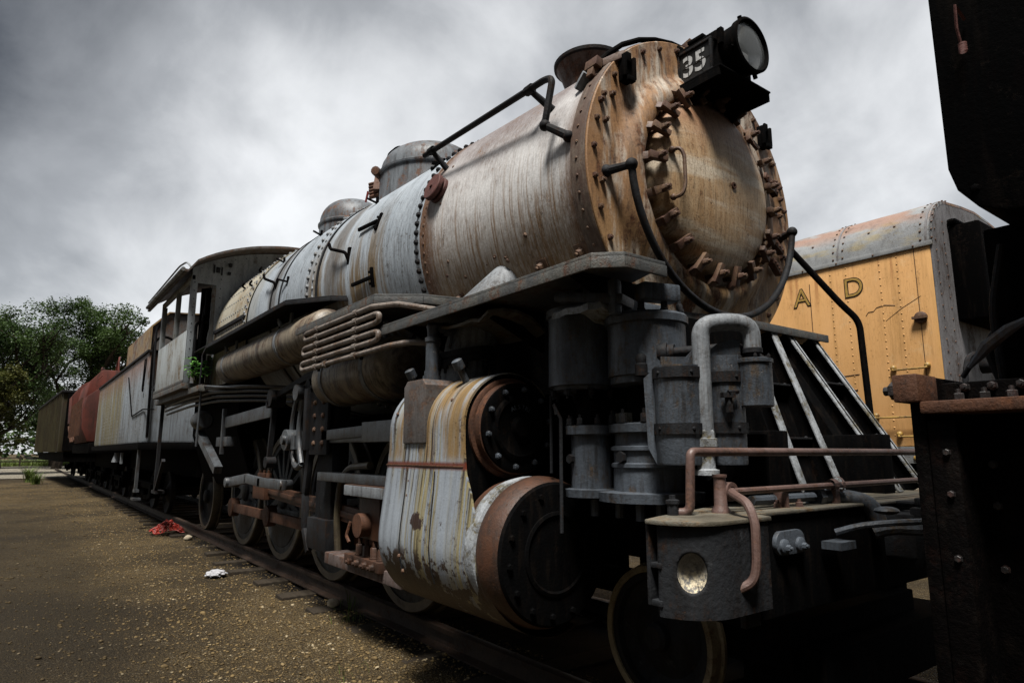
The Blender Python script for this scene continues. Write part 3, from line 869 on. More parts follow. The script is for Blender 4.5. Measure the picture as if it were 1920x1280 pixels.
    mb = MB().tube([(-.90,-.70,2.47),(-.905,-.80,2.36),(-.93,-1.06,2.07),(-.95,-1.13,1.85),(-.97,-1.18,1.55)], .15, 24, radii=[.125,.135,.165,.15,.14])
    sp = mb.build('steam_pipe', M['pale'], loco)
    mb = MB().lathe([(-.04,.145),(-.04,.185),(-.005,.185),(-.005,.178),(.005,.178),(.005,.185),(.04,.185),(.04,.145)], (-.955,-1.15,1.80), (-.02,-.05,.3), 28)
    for k in range(8):
        a = k*PI/4+.2; mb.nut((-.955+math.cos(a)*.17,-1.15+math.sin(a)*.17,1.765),(0,0,-1),.018,.05)
    mb.build('pipe_flange', M['dark'], sp)
boiler()

def top_fittings():
    # chimney
    prof = [(-.0,.38),(.10,.33),(.16,.25),(.20,.205),(.26,.190),(.38,.205),(.46,.232),(.51,.262),(.535,.275),(.55,.270),(.552,.255),(.53,.235),(.40,.185),(.2,.175)]
    st = MB().lathe(prof, (-.98,0,3.68), 'z', 40).build('chimney', M['stack'], loco)
    MB().lathe([(.515,.268),(.525,.284),(.548,.286),(.560,.272),(.556,.255)], (-.98,0,3.68), 'z', 40).build('chimney_lip', M['dark'], st)
    # domes
    def dome(x, r, zt, zb=3.70):
        h = zt - zb
        prof = [(-.06,r*1.16),(.02,r*1.12),(.07,r*1.04),(.13,r*1.0),(h*.53,r*.99),(h*.54,r*1.025),(h*.565,r*1.03),(h*.585,r*.985)] + [(h*(.60+.40*math.sin(a)), r*.98*math.cos(a)**.8) for a in [math.radians(8*k) for k in range(1,11)]] + [(h,0)]
        return MB().lathe(prof, (x,0,zb), 'z', 48).build
    d1 = dome(-3.47,.56,4.49)('steam_dome', M['dome'], loco)
    mb = MB().tube([(-3.9,-.30,4.36),(-3.92,-.32,4.52),(-3.80,-.26,4.59),(-3.66,-.2,4.53),(-3.64,-.18,4.42)], .013, 8, .05); mb.build('lifting_eye', M['black'], d1)
    mb = MB()
    for k in range(5): mb.cyl((-3.98+.02*k,-.33-.02*k,4.22-.05*k),(-4.12+.03*k,-.44-.01*k,4.20-.05*k),.028,.022,8)
    mb.bar((-4.02,-.34,4.34),(-3.9,-.42,4.05),.12,.08)
    mb.cyl((-3.7,-.50,4.15),(-3.62,-.60,4.15),.05,seg=10).build('dome_valve', M['rust'], d1, bevel=.004)
    mb = MB().bar((-4.14,-.44,4.12),(-4.15,-.46,4.00),.06,.02,w2=.02).build('rag', M['flag'], d1)
    d2 = dome(-5.55,.455,4.55)('sand_dome', M['dome'], loco)
    mb = MB().tube([(-5.93,-.18,4.40),(-5.99,-.20,4.52),(-5.88,-.17,4.60),(-5.76,-.14,4.56),(-5.73,-.12,4.50)], .013, 8, .05); mb.build('lifting_eye', M['black'], d2)
    mb = MB().cyl((-5.97,-.14,4.28),(-6.12,-.20,4.32),.035,seg=10).sphere((-6.14,-.2,4.34),.05,10,6).cyl((-5.95,-.2,4.15),(-6.08,-.26,4.10),.03,seg=8); mb.build('dome_valve', M['dark'], d2)
    # conduit over the smokebox
    mb = MB().tube([cyl_pt(-.03,d,r)[0]+Vector((-.012*(6-k),0,0)) for k,(d,r) in enumerate(((38,1.04),(46,1.045),(55,1.05),(64,1.05),(72,1.045),(80,1.035),(89,1.02)))], .017, 10)
    cz = mb.build('cable_conduit', M['black'], loco)
    p, n = cyl_pt(-.09,38,1.03)
    mb = MB().bar(p, p+n*.05+Vector((.0,-.01,-.02)), .10,.06).bar(p+Vector((.0,0,.0)), p+Vector((.13,.10,.05)), .05,.045).bar(p+n*.02, p+n*.03+Vector((0,-.02,-.1)),.05,.05)
    mb.rivet(p+Vector((.13,.10,.055)),(1,0,0),.02)
    mb.build('conduit_clip', M['bolt'], cz, bevel=.004)
    p, n = cyl_pt(-.15,33,1.02)
    MB().bar(p-Vector((.05,0,.03)), p+Vector((.03,0,.04)), .05,.07,n).build('conduit_box', M['pale'], cz, bevel=.006)
    # bracket on the crown of the rim
    mb = MB().bar((-.18,-.02,3.86),(.0,-.02,3.90),.02,.05).bar((.0,-.02,3.90),(.02,-.02,3.78),.03,.02).rivet((.012,-.02,3.78),(1,0,0),.025)
    mb.build('crown_bracket', M['bolt'], loco)
top_fittings()

def headlight():
    hl = MB().box(.0,.37,-.26,.26,3.452,3.464).build('headlight_shelf', M['black'], loco, bevel=.003)
    MB().box(.03,.36,-.26,-.245,3.40,3.4518).build('shelf_lip', M['black'], hl); MB().box(.03,.36,.245,.26,3.40,3.4518).build('shelf_lip', M['black'], hl)
    mb = MB().mark().prism([(.008,3.25),(.008,3.4518),(.30,3.4518)],'y',-.20,-.185).mark().prism([(.008,3.25),(.008,3.4518),(.30,3.4518)],'y',.185,.2)
    mb.each('shelf_bracket', M['black'], hl)
    cx, cz = .30, 3.655
    hb = MB().box(-.02,.30,-.170,.170,3.467,3.765).build('headlight_case', M['black'], loco, bevel=.012)
    mb = MB().lathe([(0,.0),(0,.15),(.03,.158),(.10,.160),(.105,.172),(.145,.175),(.150,.160),(.14,.152),(.04,.145),(.03,0)], (cx-.02,0,cz), 'x', 48)
    br = mb.build('headlight_barrel', M['black'], hb)
    MB().lathe([(.045,0),(.05,.04),(.07,.09),(.105,.144)], (cx-.02,0,cz), 'x', 40).build('reflector', M['reflector'], br)
    MB().lathe([(.128,.153),(.137,.118),(.142,.063),(.144,0)], (cx-.02,0,cz), 'x', 40).build('lens', M['lens'], br)
    mb = MB().box(cx+.03,cx+.08,-.045,.02,cz-.12,cz-.035).build('bulb_glint', M['stencil'], br, bevel=.006)  # pale bulb holder doubling as the bright rectangle reflected in the lens
    mb = MB()
    for a in (20,200,110,290):
        r = math.radians(a); mb.cyl((cx+.09,math.cos(r)*.165,cz+math.sin(r)*.165),(cx+.09,math.cos(r)*.195,cz+math.sin(r)*.195),.014,seg=8)
    mb.bar((cx+.02,-.165,cz+.10),(cx+.02,-.165,cz+.0),.03,.03).box(cx-.03,cx+.03,-.03,.03,cz+.14,cz+.178)
    mb.build('clamp_lug', M['black'], br)
    # number boards on both cheeks of the case
    for s in (-1, 1):
        y = s*.172
        f = MB()
        x0, x1, z0, z1 = .005,.265,3.51,3.73
        yo = s*.188
        f.box(x0,x1,min(y,yo),max(y,yo),z0,z0+.016).box(x0,x1,min(y,yo),max(y,yo),z1-.016,z1).box(x0,x0+.016,min(y,yo),max(y,yo),z0+.016,z1-.016).box(x1-.016,x1,min(y,yo),max(y,yo),z0+.016,z1-.016)
        nb = f.build('number_board', M['dark'], hb, bevel=.002)
        MB().box(x0+.016,x1-.016,min(y,s*.177),max(y,s*.177),z0+.016,z1-.016).build('board_pane', M['ink'], nb)
        if s < 0: 
            text('number_text', '35', M['stencil'], nb, (.036,-.1785,3.555), (1,0,0), (0,0,1), .185, .004)
            mb = MB().box(.040,.250,-.1808,-.1800,3.614,3.620)
            mb.box(.082,.088,-.1808,-.1800,3.54,3.70).box(.184,.190,-.1808,-.1800,3.54,3.70)
            mb.build('stencil_bridge', M['ink'], nb)
        else:
            text('number_text', '35', M['stencil'], nb, (.240,.1785,3.555), (-1,0,0), (0,0,1), .185, .004)
        mb = MB()
        for x, z in ((.06,3.47),(.13,3.47),(.2,3.47),(.0,3.75),(.29,3.69)): mb.nut((x,s*.170,z),(0,s,0),.011,.018)
        mb.each('board_bolt', M['black'], nb)
    MB().box(-.05,.02,-.185,-.13,3.766,3.80).box(.08,.2,-.175,-.12,3.766,3.79).build('case_hinge', M['black'], hb, bevel=.006)
headlight()

def knob(mb, p, r=.034): return mb.sphere(p, r, 12, 8)
def rails_on_boiler():
    # the long handrail along the smokebox flank
    mb = MB().tube([(-1.78,-1.02,3.49),(-.30,-1.03,3.405),(-.225,-1.04,3.37),(-.26,-1.06,3.15),(-.275,-1.06,3.10)], .021, 10, .06)
    hr = mb.build('handrail', M['dark'], loco)
    mb = MB(); knob(mb, (-.275,-1.06,3.09)); mb.tube([(-.275,-1.06,3.09),(-.13,-1.0,2.98)], .021, 10, radii=[.022,.027]); knob(mb, (-.14,-1.0,2.985),.034)
    mb.build('handrail_post', M['dark'], hr)
    for x in (-1.66, -.46):
        z = 3.49 - (x+1.78)*.0574
        a = Vector((x,-1.025,z)); b = Vector((x+.04,-.86,3.31))
        mb = MB().tube([a,b], .02, 10, radii=[.019,.026]); mb.lathe([(-.03,.030),(.03,.030)], a, 'x', 10); knob(mb, b, .03)
        mb.build('handrail_post', M['dark'], hr)
    # handrail curving under the smokebox door
    pts = []
    for d in range(-4, -177, -6):
        p, n = cyl_pt(.145, d, .80); pts.append(p)
    # angle convention: 0 = yard side, -90 = below
    mb = MB().tube(pts, .0215, 12)
    cr = mb.build('curved_handrail', M['dark'], loco)
    for p in (pts[0], pts[-1]):
        q = Vector((.008, p.y*1.07, p.z-.005))
        mb = MB(); knob(mb, p, .036); mb.tube([p,q], .02, 10, radii=[.021,.027]); knob(mb, q, .036)
        mb.build('handrail_post', M['dark'], cr)
    # grab rail from the smokebox down to the far end of the deck
    mb = MB().tube([(-.02,1.0,2.70),(.22,1.24,2.25),(.30,1.31,2.13),(.33,1.31,.98)], .022, 10, .07)
    mb.build('deck_handrail', M['black'], loco)
    # brackets that once carried handrails and pipes on the barrel
    def peg(x, d, dx, name='pipe_bracket'):
        p, n = cyl_pt(x, d, 1.006); t = Vector((0, -n.z, n.y)) * -1
        mb = MB().bar(p - t*.085, p + t*.085, .035, .022, n)
        mb.bar(p + n*.01 - t*.05*0, p + n*.035 + Vector((dx,0,.0)), .022, .03)
        for s in (-.05,.05): mb.rivet(p + t*s + n*.011 + Vector((-.03,0,0)), n, .013)
        mb.build(name, M['black'], loco, bevel=.003)
    peg(-2.55,19,-.34); peg(-2.53,-8,-.34); peg(-2.0,44,-.05)
    for x, d in ((-3.02,10),(-5.0,16)):
        p, n = cyl_pt(x, d, 1.004)
        mb = MB().tube([p - Vector((0,0,.10)), p + n*.04 - Vector((0,0,.02)), p + n*.075 + Vector((-.16,0,.03)), p + n*.075 + Vector((-.28,0,.07)), p + n*.075 + Vector((-.32,0,.13))], .016, 8, .03)
        mb.bar(p - Vector((0,0,.12)), p + Vector((0,0,.04)), .04,.025,n)
        mb.build('pipe_hook', M['black'], loco)
    for x, d in ((-4.6,12),(-5.3,34),(-3.0,40),(-4.4,42)):
        p, n = cyl_pt(x, d, 1.0); mb = MB().bar(p, p + n*.07 + Vector((-.10,0,.02)), .03,.02).bar(p-Vector((0,0,.05)),p+Vector((0,0,.06)),.03,.02,n)
        mb.build('pipe_bracket', M['black'], loco)
    p, n = cyl_pt(-1.85,-26,1.0)
    mb = MB().bar(p+Vector((0,0,.10)),p-Vector((0,0,.10)),.06,.03,n)
    mb.tube([p, p+Vector((.05,-.04,-.10)),(-1.90,-1.0,2.10),(-1.75,-1.1,2.02)],.014,8,.04).tube([p+Vector((.03,0,-.03)), p+Vector((.12,-.04,-.12)),(-1.78,-1.0,2.08),(-1.6,-1.1,2.0)],.012,8,.04)
    mb.build('drain_pipe', M['dark'], loco)
rails_on_boiler()
def boards_and_tanks():
    # three running boards, stepping up towards the cab
    rb = MB().prism([(-1.53,-1.46),(.50,-1.46),(.60,-1.36),(.60,-1.10),(-.1,-.86),(-1.53,-.86)],'z',2.035,2.055)
    rb.box(-1.53,.50,-1.468,-1.452,1.985,2.0348).bar((.50,-1.46,2.01),(.60,-1.36,2.01),.016,.05).box(.592,.608,-1.36,-1.10,1.985,2.0345)
    b1 = rb.build('running_board', M['board'], loco, bevel=.003)
    tag(b1, 'front running board with a rusty edge')
    mb = MB()
    for x in (-1.3,-.5,.3): mb.mark().prism([(-1.45,2.033),(-.9,2.033),(-.9,1.80)],'x',x-.012,x+.012)
    mb.each('board_bracket', M['black'], b1)
    rb = MB().prism([(-3.20,-1.47),(-1.62,-1.47),(-1.42,-1.20),(-1.35,-.90),(-3.20,-.90)],'z',2.275,2.292)
    rb.box(-3.20,-1.62,-1.478,-1.464,2.225,2.2748).bar((-1.62,-1.47,2.25),(-1.42,-1.20,2.25),.014,.05).bar((-1.42,-1.20,2.25),(-1.35,-.90,2.25),.014,.05)
    rb.build('running_board', M['board'], loco, bevel=.003)
    rb = MB().prism([(-7.53,-1.47),(-3.55,-1.47),(-3.12,-1.20),(-2.98,-.96),(-7.53,-.96)],'z',2.600,2.615)
    rb.box(-6.75,-3.55,-1.477,-1.463,2.565,2.5998).bar((-3.55,-1.47,2.582),(-3.12,-1.20,2.582),.014,.036).bar((-3.12,-1.20,2.582),(-2.98,-.96,2.582),.014,.036)
    rb.bar((-6.75,-1.47,2.582),(-6.95,-1.47,2.50),.014,.036,(0,0,1)).bar((-6.95,-1.47,2.50),(-6.98,-1.47,2.0),.014,.04,(1,0,0))
    b3 = rb.build('running_board', M['dark'], loco, bevel=.003)
    # reservoirs
    def tank(x0, x1, y, z, r, mat, bands, name='air_reservoir'):
        mb = MB().lathe([(0,0),(.02,r*.55),(.05,r*.85),(.09,r*.97),(.12,r),(x1-x0-.12,r),(x1-x0-.09,r*.97),(x1-x0-.05,r*.85),(x1-x0-.02,r*.55),(x1-x0,0)], (x0,y,z), 'x', 40)
        t = mb.build(name, mat, loco)
        for bx in bands:
            mb = MB().lathe([(bx-.03,r),(bx-.03,r*1.03),(bx+.03,r*1.03),(bx+.03,r)], (0,y,z), 'x', 40)
            mb.bar((bx,y-.04,z+r),(bx,y-.04,z+r+.14),.06,.02,(0,1,0))
            mb.nut((bx,y-r*.7,z+r*.85),(0,-.5,1),.022,.05)
            mb.build('tank_band', M['pale'], t)
        return t
    tank(-6.50,-3.00,-1.215,2.285,.200,M['tank'],(-6.10,-4.02))
    t = tank(-3.25,-1.80,-1.10,1.85,.235,M['tank'],(-2.95,-2.12))
    # cooling coil: six runs joined by return bends
    y = -1.49
    zs = [2.195,2.134,2.073,2.012,1.951,1.89]
    dx = .0
    pts = [(-1.05,-1.22,2.10),(-1.40,-1.40,2.19),(-1.60,y,2.195)]
    L_, R_ = -2.90, -1.49
    for i, z in enumerate(zs):
        l, r = L_ - i*.012, R_
        if i % 2 == 0:
            if i: pts += [(r-.07,y,z)]
            pts += [(l+.03,y,z),(l,y,z-.012),(l,y,z-.048),(l+.03,y,z-.06)]
        else:
            pts += [(r-.06,y,z),(r,y,z-.008),(r,y,z-.052),(r-.06,y,z-.06)] if i < 5 else [(-1.32,y,z),(-1.18,-1.42,z+.012),(-1.06,-1.27,z)]
    mb = MB().tube(pts, .0195, 10, .02)
    co = mb.build('cooling_coil', M['coil'], loco)
    mb = MB()
    for z in zs:
        for x in (-2.62,-1.86): mb.mark().lathe([(-.03,.020),(-.03,.027),(.03,.027),(.03,.020)], (x,y,z), 'x', 10)
    mb.mark().lathe([(-.02,.02),(-.02,.032),(.02,.032),(.02,.02)],(-2.4,y,zs[-1]),'x',6)
    mb.each('pipe_coupling', M['coil'], co)
    mb = MB()
    for x in (-2.65,-1.83): mb.mark().bar((x,y+.035,2.25),(x,y+.035,1.86),.03,.012,(0,1,0))
    mb.each('coil_hanger', M['black'], co)
boards_and_tanks()

CX0, CX1 = -1.24, -.36
def cylinders():
    # jacket: valve chest arch above, main cylinder below, one wrapped sheet
    def outline(front):
        pts = []
        for d in range(190, 359, 8):
            pass
        up = [(-1.20+.30*math.cos(math.radians(d)), 1.35+.30*math.sin(math.radians(d))) for d in range(20, 181, 8)]
        ym = -1.49 + (.0 if front else .0)
        side = [(-1.500,1.25),(-1.510,1.12),(-1.522,1.02),(-1.535,.92),(-1.547,.82)]
        lo = [(-1.19+.365*math.cos(math.radians(d)), .72+.365*math.sin(math.radians(d))) for d in range(176, 300, 7)]
        return up + side + lo
    rows = []
    for x, kf in ((-1.30,.93),(-1.285,.975),(-1.24,1.0),(-1.0,1.0),(-.8,1.0),(-.65,1.0),(-.52,1.0),(-.42,1.0)):
        o = outline(False)
        rows.append([(x + (max(0,(1.14-z))**.6*.38*((x+1.30)/.88)**5), -1.0+(y+1.0)*kf, 1.0+(z-1.0)*kf) for y, z in o])
    # small dents in the thin sheet
    rows2 = []
    for r in rows: rows2.append([(x, y + .004*mnoise.noise(Vector((x*4, z*5, 2))), z) for x, y, z in r])
    cj = MB().sheet(rows2, (.0,.012,-.004)).build('cylinder_jacket', M['jacket'], loco, angle=50)
    mb = MB()
    for x in (-1.15,-.98,-.72,-.5): mb.rivet((x,-1.502,1.165),(0,-1,0),.009)
    for x, z, y in ((-.97,1.06,-1.512),(-.97,.98,-1.522),(-.93,.66,-1.585),(-.92,.58,-1.565),(-.60,1.5,-1.46),(-1.18,1.45,-1.49)): mb.rivet((x,y,z),(0,-1,0),.012)
    mb.each('jacket_screw', M['bolt'], cj)
    for xs, in ((-.99,),(-.69,)):
        pts = [(xs + max(0,(1.14-z))**.6*.38*((xs+1.30)/.88)**5, y-.002, z) for y, z in [(-1.510,1.12),(-1.522,1.02),(-1.535,.92),(-1.547,.82),(-1.555,.72),(-1.548,.64),(-1.52,.55)]]
        MB().tube(pts, .0035, 5).build('jacket_joint', M['dark'], cj)
    mb = MB().box(-1.27,-.405,-1.5125,-1.50,1.143,1.153).build('jacket_seam', M['rust'], cj, bevel=.003)
    # solid block behind the jacket
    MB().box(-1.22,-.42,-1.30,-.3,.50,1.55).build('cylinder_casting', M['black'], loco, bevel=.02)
    # drip pan filling the jacket's front edge
    mb = MB().prism([(-1.20+.295*math.cos(math.radians(d)), 1.35+.295*math.sin(math.radians(d))) for d in range(0,181,9)] + [(-1.49,1.1),(-1.50,.95)] + [(-1.19+.355*math.cos(math.radians(d)), .72+.355*math.sin(math.radians(d))) for d in range(165,360,9)],'x',-.50,-.425)
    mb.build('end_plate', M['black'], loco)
    # valve chest front: rings and a bolted cover
    mb = MB().lathe([(-.10,.285),(-.02,.285),(.0,.275),(.0,.262),(.012,.262),(.012,.270),(.05,.268),(.055,.255),(.055,.245),(.10,.244),(.105,.235)], (-.46,-1.20,1.35), 'x', 48)
    vc = mb.build('valve_chest', M['rust'], loco)
    mb = MB().lathe([(.10,.238),(.118,.238),(.122,.228),(.120,.175),(.132,.165),(.136,.150),(.128,.135),(.126,.06),(.135,.05),(.15,.045),(.153,0)], (-.46,-1.20,1.35), 'x', 48)
    vh = mb.build('valve_cover', M['black'], vc)
    mb = MB()
    for k in range(10):
        a = math.radians(k*36+10); mb.nut((-.338,-1.20+math.cos(a)*.205,1.35+math.sin(a)*.205),(1,0,0),.014,.016)
    mb.each('cover_nut', M['grey'], vh)
    for k, ch in enumerate('ALSTRI'):
        a = math.radians(118 - k*13)
        c = Vector((-.333,-1.20+math.cos(a)*.098,1.35+math.sin(a)*.098))
        rt = Vector((0,math.sin(a),-math.cos(a))); up = Vector((0,math.cos(a),math.sin(a)))
        text('cast_letter', ch, M['grey'], vh, c - rt*.011, rt, up, .034, 0, .002)
    # main cylinder head: domed and rust rimmed
    mb = MB().lathe([(-.22,.335),(-.07,.338),(-.05,.350),(-.02,.360),(.02,.358),(.06,.349),(.09,.336),(.105,.326),(.112,.29),(.118,.15),(.12,0)], (-.15,-1.215,.745), 'x', 64)
    ch = mb.build('cylinder_head', M['redrust'], loco)
    MB().lathe([(.1000,.334),(.112,.322),(.121,.25),(.124,.12),(.126,0)], (-.15,-1.215,.745), 'x', 64).build('head_cover', M['black'], ch)
    mb = MB()
    for k in range(14):
        a = math.radians(k*360/14+7); mb.nut((-.032,-1.215+math.cos(a)*.282,.745+math.sin(a)*.282),(1,0,0),.014,.014,False)
    mb.each('head_stud', M['black'], ch)
    MB().lathe([(.112,.20),(.128,.195),(.132,.18),(.126,.17)], (-.15,-1.215,.745), 'x', 48).build('cover_ring', M['black'], ch)
    MB().lathe([(-.16,.345),(-.10,.356),(-.075,.352),(-.07,.338)], (-.15,-1.215,.745), 'x', 64, ).build('jacket_lip', M['oldpaint'], ch)
    # fittings on the valve chest
    mb = MB().prism([(-1.06,1.27),(-.80,1.27),(-.80,1.60),(-.84,1.635),(-1.02,1.635),(-1.06,1.60)],'y',-1.515,-1.15)
    vb = mb.build('valve_box', M['roof'], loco, bevel=.012)
    mb = MB().lathe([(0,.055),(.03,.055),(.03,.046),(.06,.046),(.06,.040),(.23,.040),(.235,.046),(.26,.046),(.26,.032),(.30,.034),(.33,.040),(.35,.030),(.355,0)], (-.93,-1.40,1.635), 'z', 18)
    mb.tube([(-.93,-1.40,1.95),(-.93,-1.36,1.965),(-.93,-1.24,1.95)],.030,12,.04).lathe([(-.02,.042),(.02,.042)],(-.93,-1.31,1.958),(0,1,0),6)
    mb.tube([(-.90,-1.28,1.95),(-.90,-1.30,1.84)],.012,6).sphere((-.97,-1.36,1.76),.045,10,6)
    mb.build('relief_valve', M['grey'], vb)
    for x in (-1.17,-.62):
        d = Vector((.03,-.55,.9)).normalized()
        b = Vector((x,-1.20,1.35)) + Vector((0,-.52,.85))*.30
        mb = MB().cyl(b-d*.03, b+d*.09, .020, seg=10).lathe([(.0,.032),(.05,.032),(.055,.025),(.06,0)], b+d*.085, d, 12)
        mb.build('oil_cup', M['grey'], loco)
    # scrap of lagging hanging under the board
    rows = []
    for i in range(7):
        rows.append([(-.92+i*.085, -1.36+j*.1, 1.985-.035*((j-1.5)**2)*.4 + .02*mnoise.noise(Vector((i*.9,j*1.1,3))) + (.02 if i in (0,6) else .0)) for j in range(5)])
    MB().sheet(rows, (0,0,-.018)).build('lagging_scrap', M['deck'], loco)
    # saddle under the smokebox, and the bracket castings in the gloom
    MB().prism([(-.80,2.22),(-.72,1.9),(-.55,1.45),(-.60,.95),(.60,.95),(.55,1.45),(.72,1.9),(.80,2.22)],'x',-1.35,-.35).build('smokebox_saddle', M['black'], loco, bevel=.02)
    mb = MB().box(-.05,.35,-1.10,-.8,1.86,1.94).bar((.10,-1.28,1.95),(.42,-1.15,1.90),.16,.05).bar((.40,-1.22,2.0),(.40,-1.22,1.83),.05,.05)
    mb.bar((.50,-1.17,1.93),(.55,-.98,1.93),.09,.08).bar((.2,-1.25,1.97),(.0,-1.1,1.75),.04,.08)
    mb.build('pump_bracket', M['grey'], loco, bevel=.015)
    rows = []
    for i in range(6):
        rows.append([(.10+i*.05, -1.34+j*.045, 1.915+.018*mnoise.noise(Vector((i*1.3,j*.9,7)))-.02*abs(j-2)) for j in range(6)])
    MB().sheet(rows, (0,0,-.03)).build('lagging_scrap', M['oldpaint'], loco)
cylinders()

def far_side():
    # cylinder block, valve chest and reservoir on the far side
    MB().prism([(1.20+.385*math.cos(math.radians(d)), .72+.385*math.sin(math.radians(d))) for d in range(180,371,10)] + [(1.50,1.25),(1.45,1.55),(1.2,1.65),(.9,1.55),(.82,1.2)],'x',-1.30,-.30).build('cylinder_jacket', M['dark'], loco)
    MB().lathe([(0,0),(.05,.2),(.12,.235),(3.3,.235),(3.4,.2),(3.45,0)],(-6.6,1.10,1.9),'x',24).build('air_reservoir', M['tank'], loco)
    MB().box(-6.7,-1.3,.60,1.46,2.03,2.05).box(-3.4,-.4,.55,.75,1.3,2.02).box(-6.8,-1.4,.62,.70,1.0,2.02).build('running_board', M['black'], loco)  # far board, plus black slabs added to block light and view from beyond
far_side()

def wheel(x, side, r=.72, name='driving_wheel', spokes=15, tw=.14, cw=True, yo=.78):
    y1 = side*yo; y0 = side*(yo-tw)
    def L(prof): return [(-side*(yo) + 0*t, rr) for t, rr in prof]
    s = side
    mb = MB()
    o = (x, 0, r)
    ys = lambda d: s*(yo-d)          # d = depth behind the outer face
    # rim and hub
    mb.lathe([(ys(.012),r*.90),(ys(.012),r*.80),(ys(.10),r*.79),(ys(.10),r*.90)], o, 'y', 56, close=True)
    mb.lathe([(ys(-.03),0),(ys(-.03),r*.15),(ys(-.01),r*.20),(ys(.11),r*.21)], o, 'y', 24)
    if spokes:
        for k in range(spokes):
            a = 2*PI*k/spokes+.1
            d = Vector((math.cos(a),0,math.sin(a)))
            c = Vector((x, ys(.055), r))
            mb.bar(c+d*r*.17, c+d*r*.82, .085, .085, (0,1,0), .055, .06)
    else:
        mb.lathe([(ys(.05),r*.82),(ys(.085),r*.6),(ys(.03),r*.2)], o, 'y', 48)
    w = mb.build(name, M['spoke' if spokes else 'dark'], loco)
    if cw:
        pts = [(x+math.cos(a)*r*.80, r+math.sin(a)*r*.80) for a in [math.radians(d) for d in range(195,346,10)]]
        MB().prism(pts, 'y', ys(.004), ys(.07)).build('counterweight', M['spoke'], w, bevel=.01)
    MB().lathe([(ys(0),r*.895),(ys(-.002),r*.985),(ys(.012),r),(ys(tw-.03),r*1.0),(ys(tw-.02),r*1.035),(ys(tw),r*1.03),(ys(tw),r*.90)], o, 'y', 64, close=True).build('tyre', M['ring' if name == 'pilot_wheel' else 'tyre'], w)
    return w
DX = (-2.35,-3.93,-5.47,-7.05)
def running_gear():
    for x in DX:
        wheel(x, -1); wheel(x, 1)
    wheel(-9.3, -1, .52, 'trailing_wheel', 0, cw=False)
    wheel(-9.3, 1, .52, 'trailing_wheel', 0, cw=False)
    for s in (-1, 1):
        p = wheel(.15, s, .335, 'pilot_wheel', 0, cw=False, yo=.74, tw=.085)
    mb = MB().box(-.25,.78,-.60,.60,.30,.50).box(-.3,.72,.55,.68,.30,.62).box(.5,.9,-.55,.9,.16,.40)
    mb.build('truck_filler', M['black'], loco, bevel=.01)  # truck frame boxes, added to keep the space under the deck black
    MB().box(-.45,.80,-.74,-.71,.70,1.30).build('gap_blocker', M['black'], loco, bevel=.004)  # dark plate added to close a bright gap behind the deck corner
    # main frame and ashpan: heavy bars in the gloom between the wheels
    mb = MB()
    for y in (-.52,.52): mb.box(-9.6,.75,y-.06,y+.06,.95,1.32).box(-9.6,.4,y-.05,y+.05,.45,.58)
    for x in (-8.2,-6.25,-4.7,-3.15,-1.6,-.1): mb.box(x-.1,x+.1,-.46,.46,.5,1.3)
    for x in DX:
        mb.box(x-.2,x-.13,-.58,-.46,.5,.98).box(x+.13,x+.2,-.58,-.46,.5,.98)
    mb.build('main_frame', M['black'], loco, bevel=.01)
    mb = MB()
    for x in DX: mb.cyl((x,-.7,.72),(x,.7,.72),.1)
    mb.cyl((.15,-.7,.335),(.15,.7,.335),.07).cyl((-9.3,-.7,.52),(-9.3,.7,.52),.08)
    mb.build('axle', M['black'], loco)
    MB().prism([(-1.0,2.15),(-1.0,1.5),(-.75,.75),(.75,.75),(1.0,1.5),(1.0,2.15)],'x',-9.6,-6.8).build('ashpan', M['black'], loco)
    MB().lathe([(-6.9,1.05),(-3.9,1.04),(-1.8,.97),(-1.3,.93)], O(), 'x', 48).build('light_blocker', M['black'], loco)  # unseen black liner added to stop light from the far side
    # rods
    mb = MB().bar((-2.25,-1.09,.70),(-5.42,-.98,.80),.06,.13).bar((-2.25,-1.125,.70),(-5.42,-1.015,.80),.02,.05)
    mr = mb.build('connecting_rod', M['redrust'], loco, bevel=.008)
    mb = MB().box(-5.65,-5.20,-1.07,-.95,.70,.93).box(-5.52,-5.30,-1.05,-.98,.93,.99)
    for x in (-5.6,-5.44,-5.27): mb.nut((x,-1.01,.93),(0,0,1),.03,.06)
    mb.build('rod_strap', M['rust'], mr, bevel=.01)
    mb = MB().bar((-2.30,-.92,.50),(-7.1,-.92,.50),.05,.11)
    for x in DX: mb.lathe([(-.96,0),(-.96,.12),(-.86,.12)], (x,0,.5), 'y', 20)
    mb.build('coupling_rod', M['rust'], loco, bevel=.006)
    # eccentric crank and its rod
    mb = MB().bar((-5.46,-1.19,.93),(-6.25,-1.19,.86),.05,.11).bar((-5.0,-1.19,.905),(-4.15,-1.19,.905),.05,.10).bar((-5.5,-1.19,.93),(-4.9,-1.19,.905),.05,.10)
    mb.cyl((-6.22,-1.25,.86),(-6.22,-1.08,.86),.06).cyl((-4.2,-1.23,.905),(-4.2,-1.1,.905),.05)
    mb.build('eccentric_rod', M['rod'], loco, bevel=.008)
    # crosshead, guides, piston rod
    mb = MB().box(-3.15,-1.62,-1.24,-1.08,.985,1.055).box(-3.10,-1.9,-1.20,-1.10,1.30,1.36)
    mb.build('guide_bar', M['rod'], loco, bevel=.008)
    mb = MB().box(-2.42,-1.72,-1.29,-1.06,.90,.984).box(-2.30,-1.95,-1.22,-1.08,.60,.90).box(-2.45,-1.85,-1.26,-1.06,.40,.47)
    for x in (-2.3,-2.18,-2.05,-1.93): mb.nut((x,-1.20,.47),(0,0,1),.032,.08).nut((x,-1.27,.43),(0,-1,0),.025,.03)
    ch = mb.build('crosshead', M['redrust'], loco, bevel=.012)
